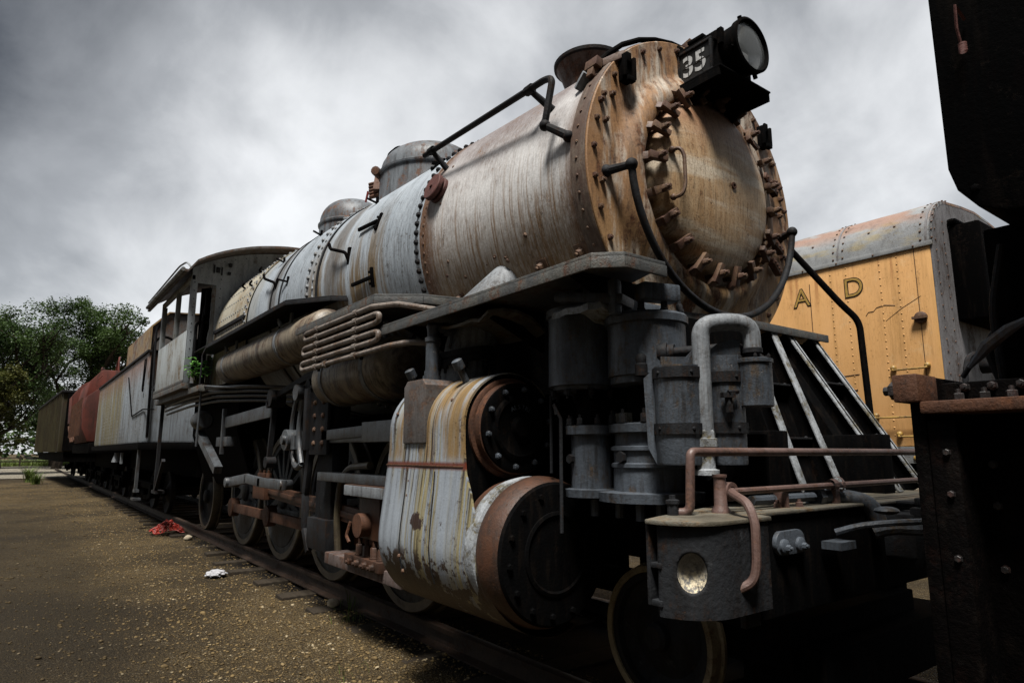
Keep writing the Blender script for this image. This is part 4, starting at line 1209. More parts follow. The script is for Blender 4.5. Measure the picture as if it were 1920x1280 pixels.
    MB().box(-2.40,-1.74,-1.305,-1.291,.905,.978).build('crosshead_shoe', M['pale'], ch, bevel=.003)
    mb = MB().cyl((-2.15,-1.30,.70),(-2.15,-1.05,.70),.085,seg=20).tube([(-2.24,-1.31,.72),(-2.26,-1.33,.62),(-2.20,-1.33,.58)],.012,6,.02)
    mb.build('crosshead_pin', M['rust'], ch)
    MB().cyl((-2.0,-1.17,.70),(-1.2,-1.17,.70),.05).bar((-1.95,-1.20,.72),(-1.3,-1.20,.70),.05,.09).build('piston_rod', M['redrust'], loco)
    MB().box(-2.95,-1.60,-1.22,-1.02,.33,.42).build('lower_guide', M['stack'], loco, bevel=.01)
    # valve rod
    mb = MB().bar((-3.15,-1.19,1.365),(-2.15,-1.19,1.385),.06,.085).box(-2.2,-1.42,-1.27,-1.12,1.295,1.445)
    mb.build('valve_rod', M['rod'], loco, bevel=.006)
    # valve gear frame hanging from the guide yoke
    mb = MB().box(-3.52,-3.44,-1.26,-1.10,1.24,1.80).box(-3.44,-3.02,-1.22,-1.19,1.20,1.80).box(-3.44,-2.98,-1.24,-1.18,1.80,1.83)
    mb.bar((-3.50,-1.18,1.25),(-3.58,-1.18,.85),.05,.08,(1,0,0)).bar((-3.58,-1.18,.85),(-3.55,-1.18,.55),.05,.07,(1,0,0)).bar((-3.55,-1.18,.55),(-3.42,-1.18,.36),.05,.06,(1,0,0))
    mb.box(-3.45,-3.0,-1.20,-.6,.40,.66).box(-3.40,-3.05,-1.15,-1.0,.6,1.85)
    yk = mb.build('guide_yoke', M['dark'], loco, bevel=.008)
    mb = MB()
    for z in (1.30,1.42,1.54,1.66):
        for x in (-3.32,-3.12): mb.rivet((x,-1.221,z),(0,-1,0),.026,.022)
    mb.each('yoke_rivet', M['bolt'], yk)
    # expansion link: a tall curved slot
    mb = MB()
    for off in (0,.20):
        pts = [(-3.90+off-.10*math.sin(t*PI)+.03*t, -1.20, 1.72-.60*t) for t in [i/10 for i in range(11)]]
        mb.tube(pts, .026, 8)
    mb.tube([(-3.87,-1.2,1.12),(-3.77,-1.2,1.07),(-3.67,-1.2,1.12)],.028,8,.05).tube([(-3.9,-1.2,1.72),(-3.8,-1.2,1.77),(-3.7,-1.2,1.72)],.028,8,.05)
    mb.cyl((-3.98,-1.27,1.34),(-3.98,-1.12,1.34),.10,seg=18).cyl((-3.74,-1.27,1.78),(-3.74,-1.10,1.78),.075,seg=18).cyl((-3.98,-1.30,1.34),(-3.98,-1.26,1.34),.045,seg=12)
    mb.box(-3.88,-3.78,-1.24,-1.14,1.25,1.38)
    mb.build('expansion_link', M['rod'], loco)
    mb = MB().cyl((-3.62,-1.2,1.83),(-3.62,-1.0,1.83),.07).bar((-3.55,-1.12,1.85),(-3.0,-1.12,1.88),.13,.12).bar((-4.55,-1.2,1.80),(-3.7,-1.15,1.94),.05,.06).bar((-3.8,-1.14,1.93),(-3.3,-1.14,1.96),.08,.07)
    mb.cyl((-4.55,-1.27,1.78),(-4.55,-1.12,1.78),.09,seg=16).cyl((-4.62,-1.27,1.72),(-4.62,-1.18,1.72),.04)
    mb.bar((-4.58,-1.2,1.70),(-4.66,-1.2,1.15),.05,.04,(1,0,0)).cyl((-4.66,-1.24,1.12),(-4.66,-1.14,1.12),.06)
    mb.build('reversing_arm', M['dark'], loco)
    # sanding pipe bent down in front of the guide yoke
    mb = MB().tube([(-2.35,-1.12,1.12),(-2.75,-1.12,1.10),(-2.92,-1.12,.98),(-2.97,-1.12,.7),(-2.95,-1.1,.35)], .03, 10, .12)
    mb.build('sand_pipe', M['tyre'], loco)
    mb = MB().bar((-4.62,-1.2,1.66),(-6.55,-1.2,1.60),.04,.14).bar((-6.6,-1.22,1.78),(-6.6,-1.22,1.2),.05,.05,(1,0,0)).box(-6.95,-6.4,-1.22,-1.1,1.30,1.42)
    mb.build('reach_rod', M['rod'], loco, bevel=.006)
    # injector, pipes and rodding below the cab
    mb = MB().lathe([(0,.0),(0,.10),(.04,.13),(.16,.14),(.28,.13),(.32,.10),(.32,0)], (-7.65,-1.3,1.66), 'x', 20).bar((-7.6,-1.3,1.5),(-6.6,-1.25,1.0),.1,.1)
    mb.build('injector', M['rod'], loco)
    mb = MB()
    for k in range(4):
        z = 2.06-.055*k
        mb.tube([(-10.2,-1.40+.03*k,z-.03),(-8.2,-1.42+.03*k,z),(-6.7,-1.40+.04*k,z-.01),(-5.6,-1.2+.04*k,z-.06),(-4.9,-.9,z-.12)], .019, 8, .3)
    mb.tube([(-7.05,-1.43,2.12),(-7.05,-1.44,1.3)], .014, 8).tube([(-7.05,-1.43,2.10),(-6.2,-1.36,2.02),(-5.2,-1.0,1.96)], .016, 8, .2)
    mb.build('cab_pipes', M['rod'], loco)
    MB().box(-10.3,-9.9,-1.44,-1.30,.55,.60).bar((-10.05,-1.42,.6),(-10.0,-1.42,2.1),.05,.06,(1,0,0)).bar((-10.0,-1.42,.6),(-9.5,-1.42,1.1),.05,.06).build('cab_step', M['dark'], loco)
running_gear()

def cab():
    X0, X1, YS, ZF = -9.95, -7.55, 1.57, 2.17
    for s in (-1,1):
        y0, y1 = sorted((s*YS, s*(YS-.02)))
        MB().box(X0, X1, y0, y1, ZF, 2.93).build('cab_side', M['cab'], loco, bevel=.003)
    mb = MB()
    for s in (-1,1):
        y0, y1 = sorted((s*YS, s*(YS-.07)))
        for x, w in ((X0+.05,.09),(-8.65,.04),(X1-.05,.06)):
            mb.mark().box(x-w/2, x+w/2, y0, y1, 2.932, 3.66)
        mb.mark().box(X0, X1, *sorted((s*YS, s*(YS-.05))), 3.66, 3.73)
    mb.each('cab_post', M['cab'], loco, bevel=.004)
    mb = MB().box(X0-.02,X1+.02,-YS-.02,YS+.02,2.10,2.178).box(X0,X1,-YS-.022,-YS-.002,2.18,2.22).box(-10.3,-6.9,-1.5,-1.2,2.02,2.098)
    mb.build('cab_floor', M['board'], loco, bevel=.004)
    # front wall: door opening at the outer edge, arched top
    def zroof(y): return 3.72 + .56*(1-(y/1.70)**2)**.80 if abs(y) < 1.68 else 3.72
    for s in (-1,1):
        ys = [s*v for v in (1.25,1.22,1.18,1.12,1.04,.9,.7,.5,.3,.12,0)]
        mb = MB()
        # wall beside the boiler up to the roof
        rows = []
        for y in ys:
            zb = AX + math.sqrt(max(0,1.225**2-y*y)) if abs(y) < 1.22 else 2.18
            rows.append([(X1, y, zb-.02), (X1, y, zroof(y)-.01)])
        mb.sheet(rows, (-.02,0,0))
        w = mb.build('cab_front', M['cabfront'], loco)
        mb = MB().box(X1-.03,X1+.012,*sorted((s*1.24,s*1.29)),2.18,3.62)
        mb.build('door_post', M['board'], loco, bevel=.004)
        rows = [[(X1,y,3.62),(X1,y,zroof(y)-.01)] for y in [s*v for v in (1.565,1.45,1.35,1.25)]]
        MB().sheet(rows, (-.02,0,0)).build('cab_front', M['cabfront'], loco)
        MB().box(X1-.04,X1+.015,*sorted((s*1.49,s*1.57)),2.18,3.62).build('door_post', M['cabfront'], loco, bevel=.004)
    mb = MB()
    for y in [-1.45+.15*k for k in range(7)]: mb.rivet((X1,y,zroof(y)-.07),(1,0,0),.007)
    for z in [2.3+.12*k for k in range(12)]: mb.rivet((X1+.016,-1.53,z),(1,0,0),.008)
    for z in [3.3+.14*k for k in range(5)]: mb.rivet((X1,-1.18,z),(1,0,0),.008)
    mb.build('cab_rivet', M['black'], loco)
    mb = MB().mark().box(X1+.001,X1+.02,-1.29,-1.275,3.80,3.92).mark().box(X1+.001,X1+.02,-1.185,-1.17,3.78,3.90).mark().box(X1+.001,X1+.014,-1.255,-1.205,3.81,3.89).mark().box(X1+.001,X1+.05,-1.09,-1.05,3.92,3.97).mark().box(X1+.001,X1+.04,-1.10,-1.06,3.80,3.84)
    mb.each('flag_bracket', M['dark'], loco, bevel=.003)
    # rear wall behind the driver's side opening, and the closed far side
    mb = MB().prism([(-.98,2.18),(1.5,2.18),(1.5,3.66)] + [(y,zroof(y)-.03) for y in (1.4,1.1,.7,.3,0,-.3,-.7,-.98)],'x',X0,X0+.02).box(X0+.03,X1-.03,1.44,1.46,2.95,3.66)
    mb.build('rear_wall', M['black'], loco)
    # roof sheet with a thick, ragged edge
    rows = []
    for x in (-10.5,-9.9,-9.1,-8.4,-7.6,-7.22):
        rows.append([(x + .02*mnoise.noise(Vector((x,y*3,1))), y, zroof(y) + (0 if abs(y)<1.66 else -.04) + .008*mnoise.noise(Vector((x*2,y*2,5)))) for y in [-1.72]+[-1.68+.112*k for k in range(31)]+[1.72]])
    rf = MB().sheet(rows, (0,0,.035)).build('cab_roof', M['roof'], loco, angle=50)
    mb = MB().tube([(-10.4,-1.74,3.73),(-8.9,-1.74,3.73),(-7.25,-1.74,3.72)],.03,8).tube([(-10.3,-1.74,3.80),(-7.9,-1.68,3.92),(-7.6,-1.64,3.92),(-7.45,-1.6,3.80)],.014,6,.1)
    mb.build('rain_gutter', M['oldpaint'], rf)
    # backhead and its fittings, dimly seen
    mb = MB().lathe([(0,0),(0,.95),(-.05,1.0),(-.4,1.03)], (-8.75,0,AX-.05), 'x', 40, 0, 2*PI)
    bh = mb.build('backhead', M['black'], loco)
    mb = MB().tube([(-8.3,-.8,3.5),(-7.9,-1.3,3.4),(-7.8,-1.35,2.9),(-7.9,-1.35,2.3)],.02,8,.1).tube([(-8.3,-.6,3.6),(-7.85,-1.3,3.65),(-7.75,-1.32,3.2)],.016,8,.1).tube([(-8.2,-.9,3.2),(-7.8,-1.42,3.1),(-7.75,-1.42,2.3)],.022,8,.1)
    mb.build('cab_pipes', M['dark'], bh)
    mb = MB().box(-9.4,-8.9,-1.40,-.85,2.56,2.66).box(-9.45,-9.38,-1.40,-.85,2.66,3.1); mb.build('cab_seat', M['black'], loco, bevel=.02)
    mb = MB().tube([(-9.98,-1.55,2.25),(-10.01,-1.60,2.3),(-10.01,-1.62,3.3),(-9.98,-1.55,3.4)],.018,8,.06).build('cab_handrail', M['dark'], loco)
cab()
def pumps():
    # twin compound air pump hung in front of the saddle
    ap = MB().box(-.05,.60,-1.02,-.70,1.30,1.56).bar((.13,-1.12,1.33),(.10,-1.10,1.55),.10,.10,(1,0,0)).bar((.38,-1.0,1.33),(.39,-1.0,1.55),.14,.14,(1,0,0)).build('air_pump', M['black'], loco, bevel=.01)
    def c(name, x, y, prof, nuts, nr, nz, up=1, nn=.014, nh=.03):
        o = MB().lathe(prof, (x,y,0), 'z', 40).build(name, M['grey'], ap)
        mb = MB()
        for k in range(nuts):
            a = 2*PI*k/nuts+.3; mb.nut((x+math.cos(a)*nr,y+math.sin(a)*nr,nz),(0,0,up),nn,nh)
        mb.each('flange_nut', M['dark'], o)
        return o
    c('steam_cylinder', .05,-1.10,[(1.520,0),(1.520,.145),(1.535,.148),(1.540,.170),(1.88,.168),(1.885,.18),(1.92,.18),(1.925,0)], 8,.15,1.52,-1)
    c('steam_cylinder', .385,-1.0,[(1.525,0),(1.525,.16),(1.53,.172),(1.56,.172),(1.565,.183),(1.800,.181),(1.806,.194),(1.838,.195),(1.850,.185),(1.858,0)], 10,.168,1.855,1,.016,.036)
    c('air_cylinder', .125,-1.12,[(1.015,0),(1.015,.125),(1.05,.128),(1.055,.098),(1.30,.096),(1.305,.122),(1.345,.124),(1.35,0)], 8,.108,1.35,1)
    lo = c('air_cylinder', .38,-1.0,[(1.005,0),(1.005,.235),(1.045,.238),(1.05,.166),(1.150,.164),(1.155,.174),(1.170,.174),(1.175,.162),(1.225,.162),(1.23,.175),(1.245,.175),(1.25,.156),(1.305,.156),(1.31,.182),(1.345,.184),(1.352,.15),(1.355,0)], 10,.166,1.352,1,.016,.04)
    mb = MB().lathe([(0,.045),(.05,.045),(.055,.03),(.08,.03),(.085,0)], (.42,-1.02,1.355), 'z', 10).lathe([(0,.05),(.045,.05),(.05,0)], (.30,-1.06,1.355), 'z', 8)
    mb.build('valve_cap', M['deck'], lo)
    mb = MB().mark().cyl((.37,-1.165,1.20),(.37,-1.185,1.20),.026,seg=6).mark().cyl((.09,-1.215,1.19),(.09,-1.235,1.19),.022,seg=6)
    mb.each('drain_plug', M['dark'], lo)
    mb = MB()
    for x, y in ((.16,-1.14),(.30,-1.12),(.45,-1.15),(.52,-1.1)): mb.mark().cyl((x,y,1.005),(x,y,.93),.02,seg=8)
    mb.each('pump_stud', M['grey'], ap)
    # two upright oil cylinders strapped to a plate, ahead of the pump
    def pot(name, x, y, r, z0, z1, straps, ear):
        mb = MB().lathe([(z0,0),(z0,r*.97),(z0+.01,r),(z1,r),(z1+.004,0)], (x,y,0), 'z', 32)
        o = mb.build(name, M['grey'], loco)
        mb, mr = MB(), MB()
        for z in straps: mb.mark().lathe([(z-.022,r),(z-.022,r+.008),(z+.022,r+.008),(z+.022,r)], (x,y,0), 'z', 32)
        for z in straps:
            for d in (-100,-20,40): a = math.radians(d); mr.rivet((x+math.cos(a)*(r+.008),y+math.sin(a)*(r+.008),z),(math.cos(a),math.sin(a),0),.008)
        mb.each('pot_strap', M['dark'], o); mr.each('strap_rivet', M['dark'], o)
        return o
    p1 = pot('oil_pot', .665,-1.13,.098,1.17,1.575,(1.545,1.315),0)
    # plate on the flank and its saddle-shaped top edge
    e1 = Vector((.56,.83,0)).normalized()
    mb = MB()
    def plate(poly, o, e, t):
        n = Vector((e.y,-e.x,0))
        vs = [Vector(o) + e*a + Vector((0,0,b)) for a, b in poly]
        k = len(vs)
        mb.add([v + n*t/2 for v in vs] + [v - n*t/2 for v in vs], [tuple(range(k))] + [tuple(range(k,2*k))[::-1]] + [(i,k+i,k+(i+1)%k,(i+1)%k) for i in range(k)])
    d = Vector((-.62,-.36,0)).normalized()
    plate([(-.045,1.53),(.0,1.57),(.02,1.57),(.02,1.17),(-.0,1.17),(-.035,1.24)], (.585,-1.185,0), d*-1, .012)
    mb.build('pot_shield', M['grey'], p1)
    mb = MB()
    plate([(-.16,1.56),(-.16,1.62),(-.05,1.62),(.0,1.67),(.035,1.685),(.035,1.56)], (.705,-1.045,0), Vector((.55,.83,0)).normalized(), .01)
    mb.build('pot_bracket', M['grey'], p1)
    MB().lathe([(1.55,.028),(1.60,.028),(1.605,.022),(1.62,.024),(1.635,.024),(1.645,.018),(1.65,0)], (.50,-1.17,0), 'z', 12).build('oil_cap', M['dark'], p1)
    p2 = pot('oil_pot', .765,-.95,.078,1.17,1.62,(1.53,1.32),0)
    mb = MB()
    plate([(-.10,1.60),(-.10,1.62),(-.04,1.67),(.03,1.69),(.06,1.69),(.06,1.60)], (.795,-.97,0), Vector((.55,.83,0)).normalized(), .01)
    mb.build('pot_bracket', M['grey'], p2)
    mb = MB().bar((.82,-1.02,1.45),(.85,-1.04,1.45),.05,.02).tube([(.835,-1.03,1.45),(.845,-1.04,1.46),(.855,-.99,1.465)],.010,6).bar((.835,-1.03,1.45),(.84,-1.03,1.38),.02,.02)
    mb.build('pot_tap', M['dark'], p2)
    # fat exhaust pipe, looping over into a hanging canister
    px, py = .755,-1.085
    mb = MB().tube([(px,py,1.24),(px,py,1.745),(.81,-.99,1.765),(.865,-.885,1.755),(.865,-.885,1.64)], .037, 16, .09)
    pp = mb.build('exhaust_pipe', M['pale'], loco)
    MB().lathe([(1.205,.034),(1.215,.034),(1.22,.046),(1.24,.046),(1.243,.054),(1.275,.054),(1.278,.044),(1.305,.042),(1.31,.037)], (px,py,0), 'z', 6).lathe([(1.13,.05),(1.15,.05),(1.155,.036),(1.21,.034)],(px,py,0),'z',18).build('pipe_union', M['oldpaint'], pp)
    mb = MB().lathe([(1.605,.030),(1.63,.030),(1.632,.042),(1.65,.042),(1.653,.037)], (.865,-.885,0), 'z', 16).build('pipe_union', M['dark'], pp)
    ca = MB().lathe([(1.405,0),(1.405,.068),(1.41,.073),(1.585,.073),(1.588,.079),(1.603,.079),(1.606,.07),(1.608,0)], (.865,-.885,0), 'z', 36).build('hanging_canister', M['grey'], loco)
    mb = MB()
    for k in range(6):
        a = k*PI/3+.2; mb.nut((.865+math.cos(a)*.066,-.885+math.sin(a)*.066,1.607),(0,0,1),.008,.012)
    mb.build('lid_bolt', M['dark'], ca)
    # short feed pipe between the pump and the pots
    mb = MB().tube([(.52,-1.06,1.655),(.66,-.98,1.66),(.80,-.86,1.665),(.86,-.8,1.60)], .024, 12, .06).lathe([(-.02,.052),(.02,.052),(.022,.04),(.05,.04)],(.53,-1.055,1.655),Vector((.14,.08,0)),14)
    mb.build('feed_pipe', M['dark'], loco)
    # thin drain pipes beside the pump
    mb = MB().mark().tube([(.02,-1.25,1.40),(.0,-1.25,1.45),(.04,-1.24,1.38),(.05,-1.25,.85)],.009,8).mark().tube([(-.08,-1.2,1.5),(-.08,-1.2,1.12)],.008,6).mark().tube([(.5,-.9,1.3),(.55,-.8,1.1)],.02,8)
    mb.each('drain_pipe', M['dark'], loco)
pumps()

def pilot():
    XF = 1.00
    # deck plate with a rounded corner
    corner = [(XF,-1.15),(XF+.095,-1.19)] + [(XF-.075+.17*math.cos(math.radians(d)), -1.45+.17*math.sin(math.radians(d))) for d in range(0,-91,-9)]
    poly = [(.55,1.62),(XF,1.62)] + corner + [(.895,-1.618),(.85,-1.50),(.78,-1.25),(.66,-.9),(.62,.2)]
    dk = MB().prism(poly,'z',.985,1.0).build('pilot_deck', M['deck'], loco, bevel=.004)
    # buffer beam
    MB().box(.80,XF-.012,-1.25,1.55,.62,.983).build('buffer_beam', M['black'], loco, bevel=.01)
    # corner casting with a push-pole pocket
    a = [(XF-.087+.175*math.cos(math.radians(d)), -1.425+.175*math.sin(math.radians(d))) for d in range(0,-85,-6)]
    outer = [(XF-.01,-1.18),(XF+.088,-1.20)] + a
    # outer skin as a grid so the pocket can be dished into it
    skin = []
    path = [Vector((p[0],p[1],0)) for p in outer]
    # resample
    cum = [0]
    for p, q in zip(path, path[1:]): cum.append(cum[-1] + (q-p).length)
    def at(s):
        for i in range(len(cum)-1):
            if s <= cum[i+1] + 1e-9:
                t = (s-cum[i])/(cum[i+1]-cum[i]); return path[i].lerp(path[i+1], t), (path[i+1]-path[i]).normalized()
        return path[-1], (path[-1]-path[-2]).normalized()
    S = cum[-1]; NU, NV = 90, 60
    zc, sc_ = .838, S-.112
    rows = []
    for i in range(NU+1):
        s = S*i/NU; p, t = at(s); n = Vector((t.y,-t.x,0))*-1
        row = []
        for j in range(NV+1):
            z = .695 + .288*j/NV
            e = math.hypot((s-sc_)/.049, (z-zc)/.064)
            k = 0
            if e < 1: k = -.062*(1-e**3.2)
            if s > S-.04: pass
            k += .0010*mnoise.noise(Vector((s*60,z*60,0)))
            q = p + n*(-k if False else k)
            row.append((q.x,q.y,z))
        rows.append(row)
    cs = MB().sheet(rows, (-.05,.05,0)).build('corner_casting', M['dark'], loco, angle=60)
    # dished pocket lined with old grey dirt
    rows = []
    p, t = at(sc_); n = Vector((t.y,-t.x,0))*-1
    c = Vector((p.x,p.y,zc))
    for i in range(10):
        rr = i/9
        rows.append([tuple(c + t*math.cos(a)*.047*rr + Vector((0,0,1))*math.sin(a)*.062*rr + n*(-.040*(1-rr**2.6)-.006 + .003*mnoise.noise(Vector((rr*5,a*2,1))))) for a in [2*PI*k/28 for k in range(29)]])
    pk = MB().sheet(rows).build('pole_pocket', M['pocket'], cs)
    # open ribs behind the casting
    mb = MB().box(.885,.900,-1.605,-1.56,.725,.985).box(.900,.945,-1.604,-1.56,.845,.862).box(.900,.945,-1.604,-1.56,.725,.745).box(.88,.95,-1.55,-1.53,.72,.985)
    mb.build('casting_rib', M['dark'], cs, bevel=.004)
    # bolt plates on the beam
    mb = MB().box(XF-.012,XF+.01,-1.25,-1.16,.62,.97)
    for z in (.90,.75): mb.nut((XF+.01,-1.205,z),(1,0,0),.013,.018)
    mb.build('beam_plate', M['dark'], loco, bevel=.004)
    pts = [(-.93+.045*math.cos(math.radians(d)) + (.055 if math.cos(math.radians(d))>0 else -.055), .883+.045*math.sin(math.radians(d))) for d in range(0,360,15)]
    op = MB().prism(pts,'x',XF-.011,XF+.008).build('oval_plate', M['grey'], loco, bevel=.004)
    mb = MB()
    for y in (-.985,-.875):
        mb.nut((XF+.020,y,.868),(1,0,0),.013,.018)
        mb.lathe([(0,.028),(.012,.028),(.016,.022),(.018,0)], (XF+.007,y,.872), 'x', 18)
    mb.each('plate_nut', M['grey'], op)
    # front handrail across the deck
    mb = MB().tube([(.85,-1.42,1.008),(.90,-1.385,1.008),(.905,-1.375,1.222),(.905,-1.33,1.222),(.905,1.45,1.222),(.905,1.47,1.0)], .0165, 12, .05)
    fr = mb.build('front_handrail', M['pipe'], loco)
    MB().cyl((.86,-1.43,1.0),(.86,-1.43,1.045),.020,seg=12).lathe([(0,.026),(.012,.026),(.016,.012),(.03,.012),(.031,0)],(.86,-1.43,1.04),'z',6).build('rail_foot', M['dark'], fr)
    # uncoupling lever: post, eye, long rod and cranked handle
    mb = MB().lathe([(0,.036),(.01,.034),(.025,.024),(.125,.022),(.13,.027),(.138,.027),(.14,0)], (.90,-1.205,1.0), 'z', 18)
    mb.lathe([(-.012,.035),(.012,.035),(.012,.020),(-.012,.020)], (.915,-1.165,1.075), 'x', 18, close=True)
    mb.build('lever_post', M['pipe'], loco)
    mb = MB().tube([(.925,-1.165,1.075),(.94,1.45,1.085)], .0135, 10)
    mb.tube([(.925,-1.165,1.075),(.985,-1.255,1.075),(1.085,-1.31,1.05),(1.115,-1.32,.99),(1.118,-1.33,.85),(1.11,-1.34,.80),(1.075,-1.375,.775)], .0155, 10, .06)
    lv = mb.build('uncoupling_lever', M['pipe'], loco)
    mb = MB().mark().lathe([(-.02,.024),(.02,.024)],(.93,-.44,1.081),(0,1,0),10).lathe([(-.01,.034),(.01,.034)],(.93,-.40,1.081),(0,1,0),10).bar((.93,-.42,1.0),(.93,-.42,1.07),.035,.02)
    mb.mark().bar((.90,-.80,1.0),(.90,-.80,1.06),.012,.06).nut((.90,-.83,1.0),(0,0,1),.016,.02).nut((.93,-.72,1.0),(0,0,1),.016,.02)
    mb.each('lever_bearing', M['pipe'], lv)
    # train pipe lying along the deck, with an elbow over the beam
    mb = MB().tube([(.86,-.95,1.03),(.88,-.52,1.03)],.020,10).lathe([(-.03,.046),(.01,.046),(.012,.04),(.03,.04)],(.885,-.50,1.03),(0,1,0),8)
    mb.tube([(.885,-.50,1.03),(.90,-.36,1.03),(1.01,-.27,1.0),(1.03,-.25,.90)],.036,12,.08)
    mb.build('train_pipe', M['grey'], loco)
    # coupler
    mb = MB().box(.95,1.12,-.13,.13,.76,.95).prism([(1.10,-.12),(1.34,-.20),(1.46,-.10),(1.44,.02),(1.34,.0),(1.30,.10),(1.40,.17),(1.28,.20),(1.10,.12)],'z',.72,.98)
    mb.cyl((1.36,-.12,.70),(1.36,-.12,1.03),.035).box(1.0,1.3,-.02,.05,.98,1.0).cyl((1.15,-.05,.98),(1.15,-.05,1.02),.05)
    mb.build('coupler', M['dark'], loco, bevel=.012)
    mb = MB().tube([(1.02,-.62,.90),(1.10,-.58,.93),(1.20,-.5,.945),(1.28,-.4,.95)],.013,8,.05).box(1.0,1.08,-.70,-.58,.84,.87).sphere((1.12,-.38,.98),.05,12,6,(1,1,.35)).tube([(1.02,-.30,.88),(1.08,-.26,.90),(1.2,-.2,.90)],.03,10,.04)
    mb.build('air_hose_valve', M['grey'], loco)
    # bracket under the smokebox and the slanting braces to the deck
    mb = MB().prism([(-.30,-.55),(.06,-.55),(.20,.05),(.20,1.05),(.10,1.12),(-.30,1.12)],'z',1.985,2.005).bar((.20,.05,1.985),(.20,1.05,1.985),.015,.05).bar((.06,-.55,1.985),(.20,.05,1.985),.015,.05)
    mb.build('brace_shelf', M['board'], loco, bevel=.003)
    mb = MB().box(-.30,-.2,-.6,.35,1.3,1.98).build('front_bulkhead', M['black'], loco, bevel=.01)
    tops = ((.19,.10,1.97,.50,.10,1.005),(.185,.405,1.97,.545,.405,1.005),(.17,.62,1.97,.76,.62,1.005),(.17,.93,1.97,.765,.93,1.005))
    for i, (x0,y0,z0,x1,y1,z1) in enumerate(tops):
        mb = MB().bar((x0,y0,z0),(x1,y1,z1),.062,.010,(1,0,.4))
        br = mb.build('slanting_brace', M['oldpaint'], loco, bevel=.002)
        MB().bar((x0-.06,y0,z0),(x1-.06,y1,z1),.008,.12,(1,0,.4)).build('brace_web', M['black'], br)
    for (ya,yb,xa,z) in ((.10,.405,.29,1.62),(.10,.405,.40,1.30),(.62,.93,.36,1.65),(.62,.93,.56,1.32)):
        mb = MB().box(xa-.14,xa,ya+.005,yb-.005,z-.006,z+.006)
        for y in (ya+.05,yb-.05): mb.rivet((xa-.02,y,z+.006),(0,0,1),.012)
        mb.build('brace_step', M['dark'], loco, bevel=.002)
    mb = MB().prism([(.30,1.001),(.42,1.001),(.11,1.95),(-.01,1.95)],'y',.08,.50).prism([(.54,1.001),(.66,1.001),(.09,1.95),(-.03,1.95)],'y',.50,.935).box(-.2,.2,-.5,.08,1.001,1.95); mb.build('brace_dark_fill', M['black'], loco)  # black fill added for the darkness between the braces
    # spring stack and clutter on the deck
    mb = MB()
    for k in range(6): mb.lathe([(1.02+.045*k,.055),(1.045+.045*k,.055),(1.045+.045*k,.045),(1.065+.045*k,.045)],(.62,-.55,0),'z',14)
    mb.build('deck_valve', M['dark'], loco)
pilot()

# ------------------------------------------------------------------ tender behind the cab
def bogie(root, x, half=.85, r=.42, sy=1.02, nm='bogie_frame'):
    mb = MB()
    for s in (-1,1):
        y = s*sy
        mb.bar((x-half-.25,y,.55),(x+half+.25,y,.55),.10,.14).bar((x-half,y,.42),(x-.2,y,.30),.08,.10).bar((x-.2,y,.30),(x+.2,y,.30),.08,.10).bar((x+.2,y,.30),(x+half,y,.42),.08,.10)
        for k in (-1,1): mb.box(x+k*half-.12,x+k*half+.12,y-.09,y+.09,.32,.58)
        for k in range(3): mb.lathe([(.34+.05*k,.08),(.37+.05*k,.08),(.37+.05*k,.06),(.39+.05*k,.06)],(x+(-.1),y,0),'z',12)
    mb.box(x-.2,x+.2,-.95,.95,.50,.72)
    b = mb.build(nm, M['black'], root, bevel=.01)
    for k in (-1,1):
        mb = MB()
        for s in (-1,1):
            mb.lathe([(s*.70,0),(s*.70,r*.95),(s*.71,r),(s*.78,r),(s*.79,r*.95),(s*.76,r*.85),(s*.74,r*.5),(s*.80,r*.25),(s*.80,0)], (x+k*half,0,r), 'y', 32)
        mb.cyl((x+k*half,-.9,r),(x+k*half,.9,r),.07)
        mb.build('wheelset', M['dark'], root)
    return b
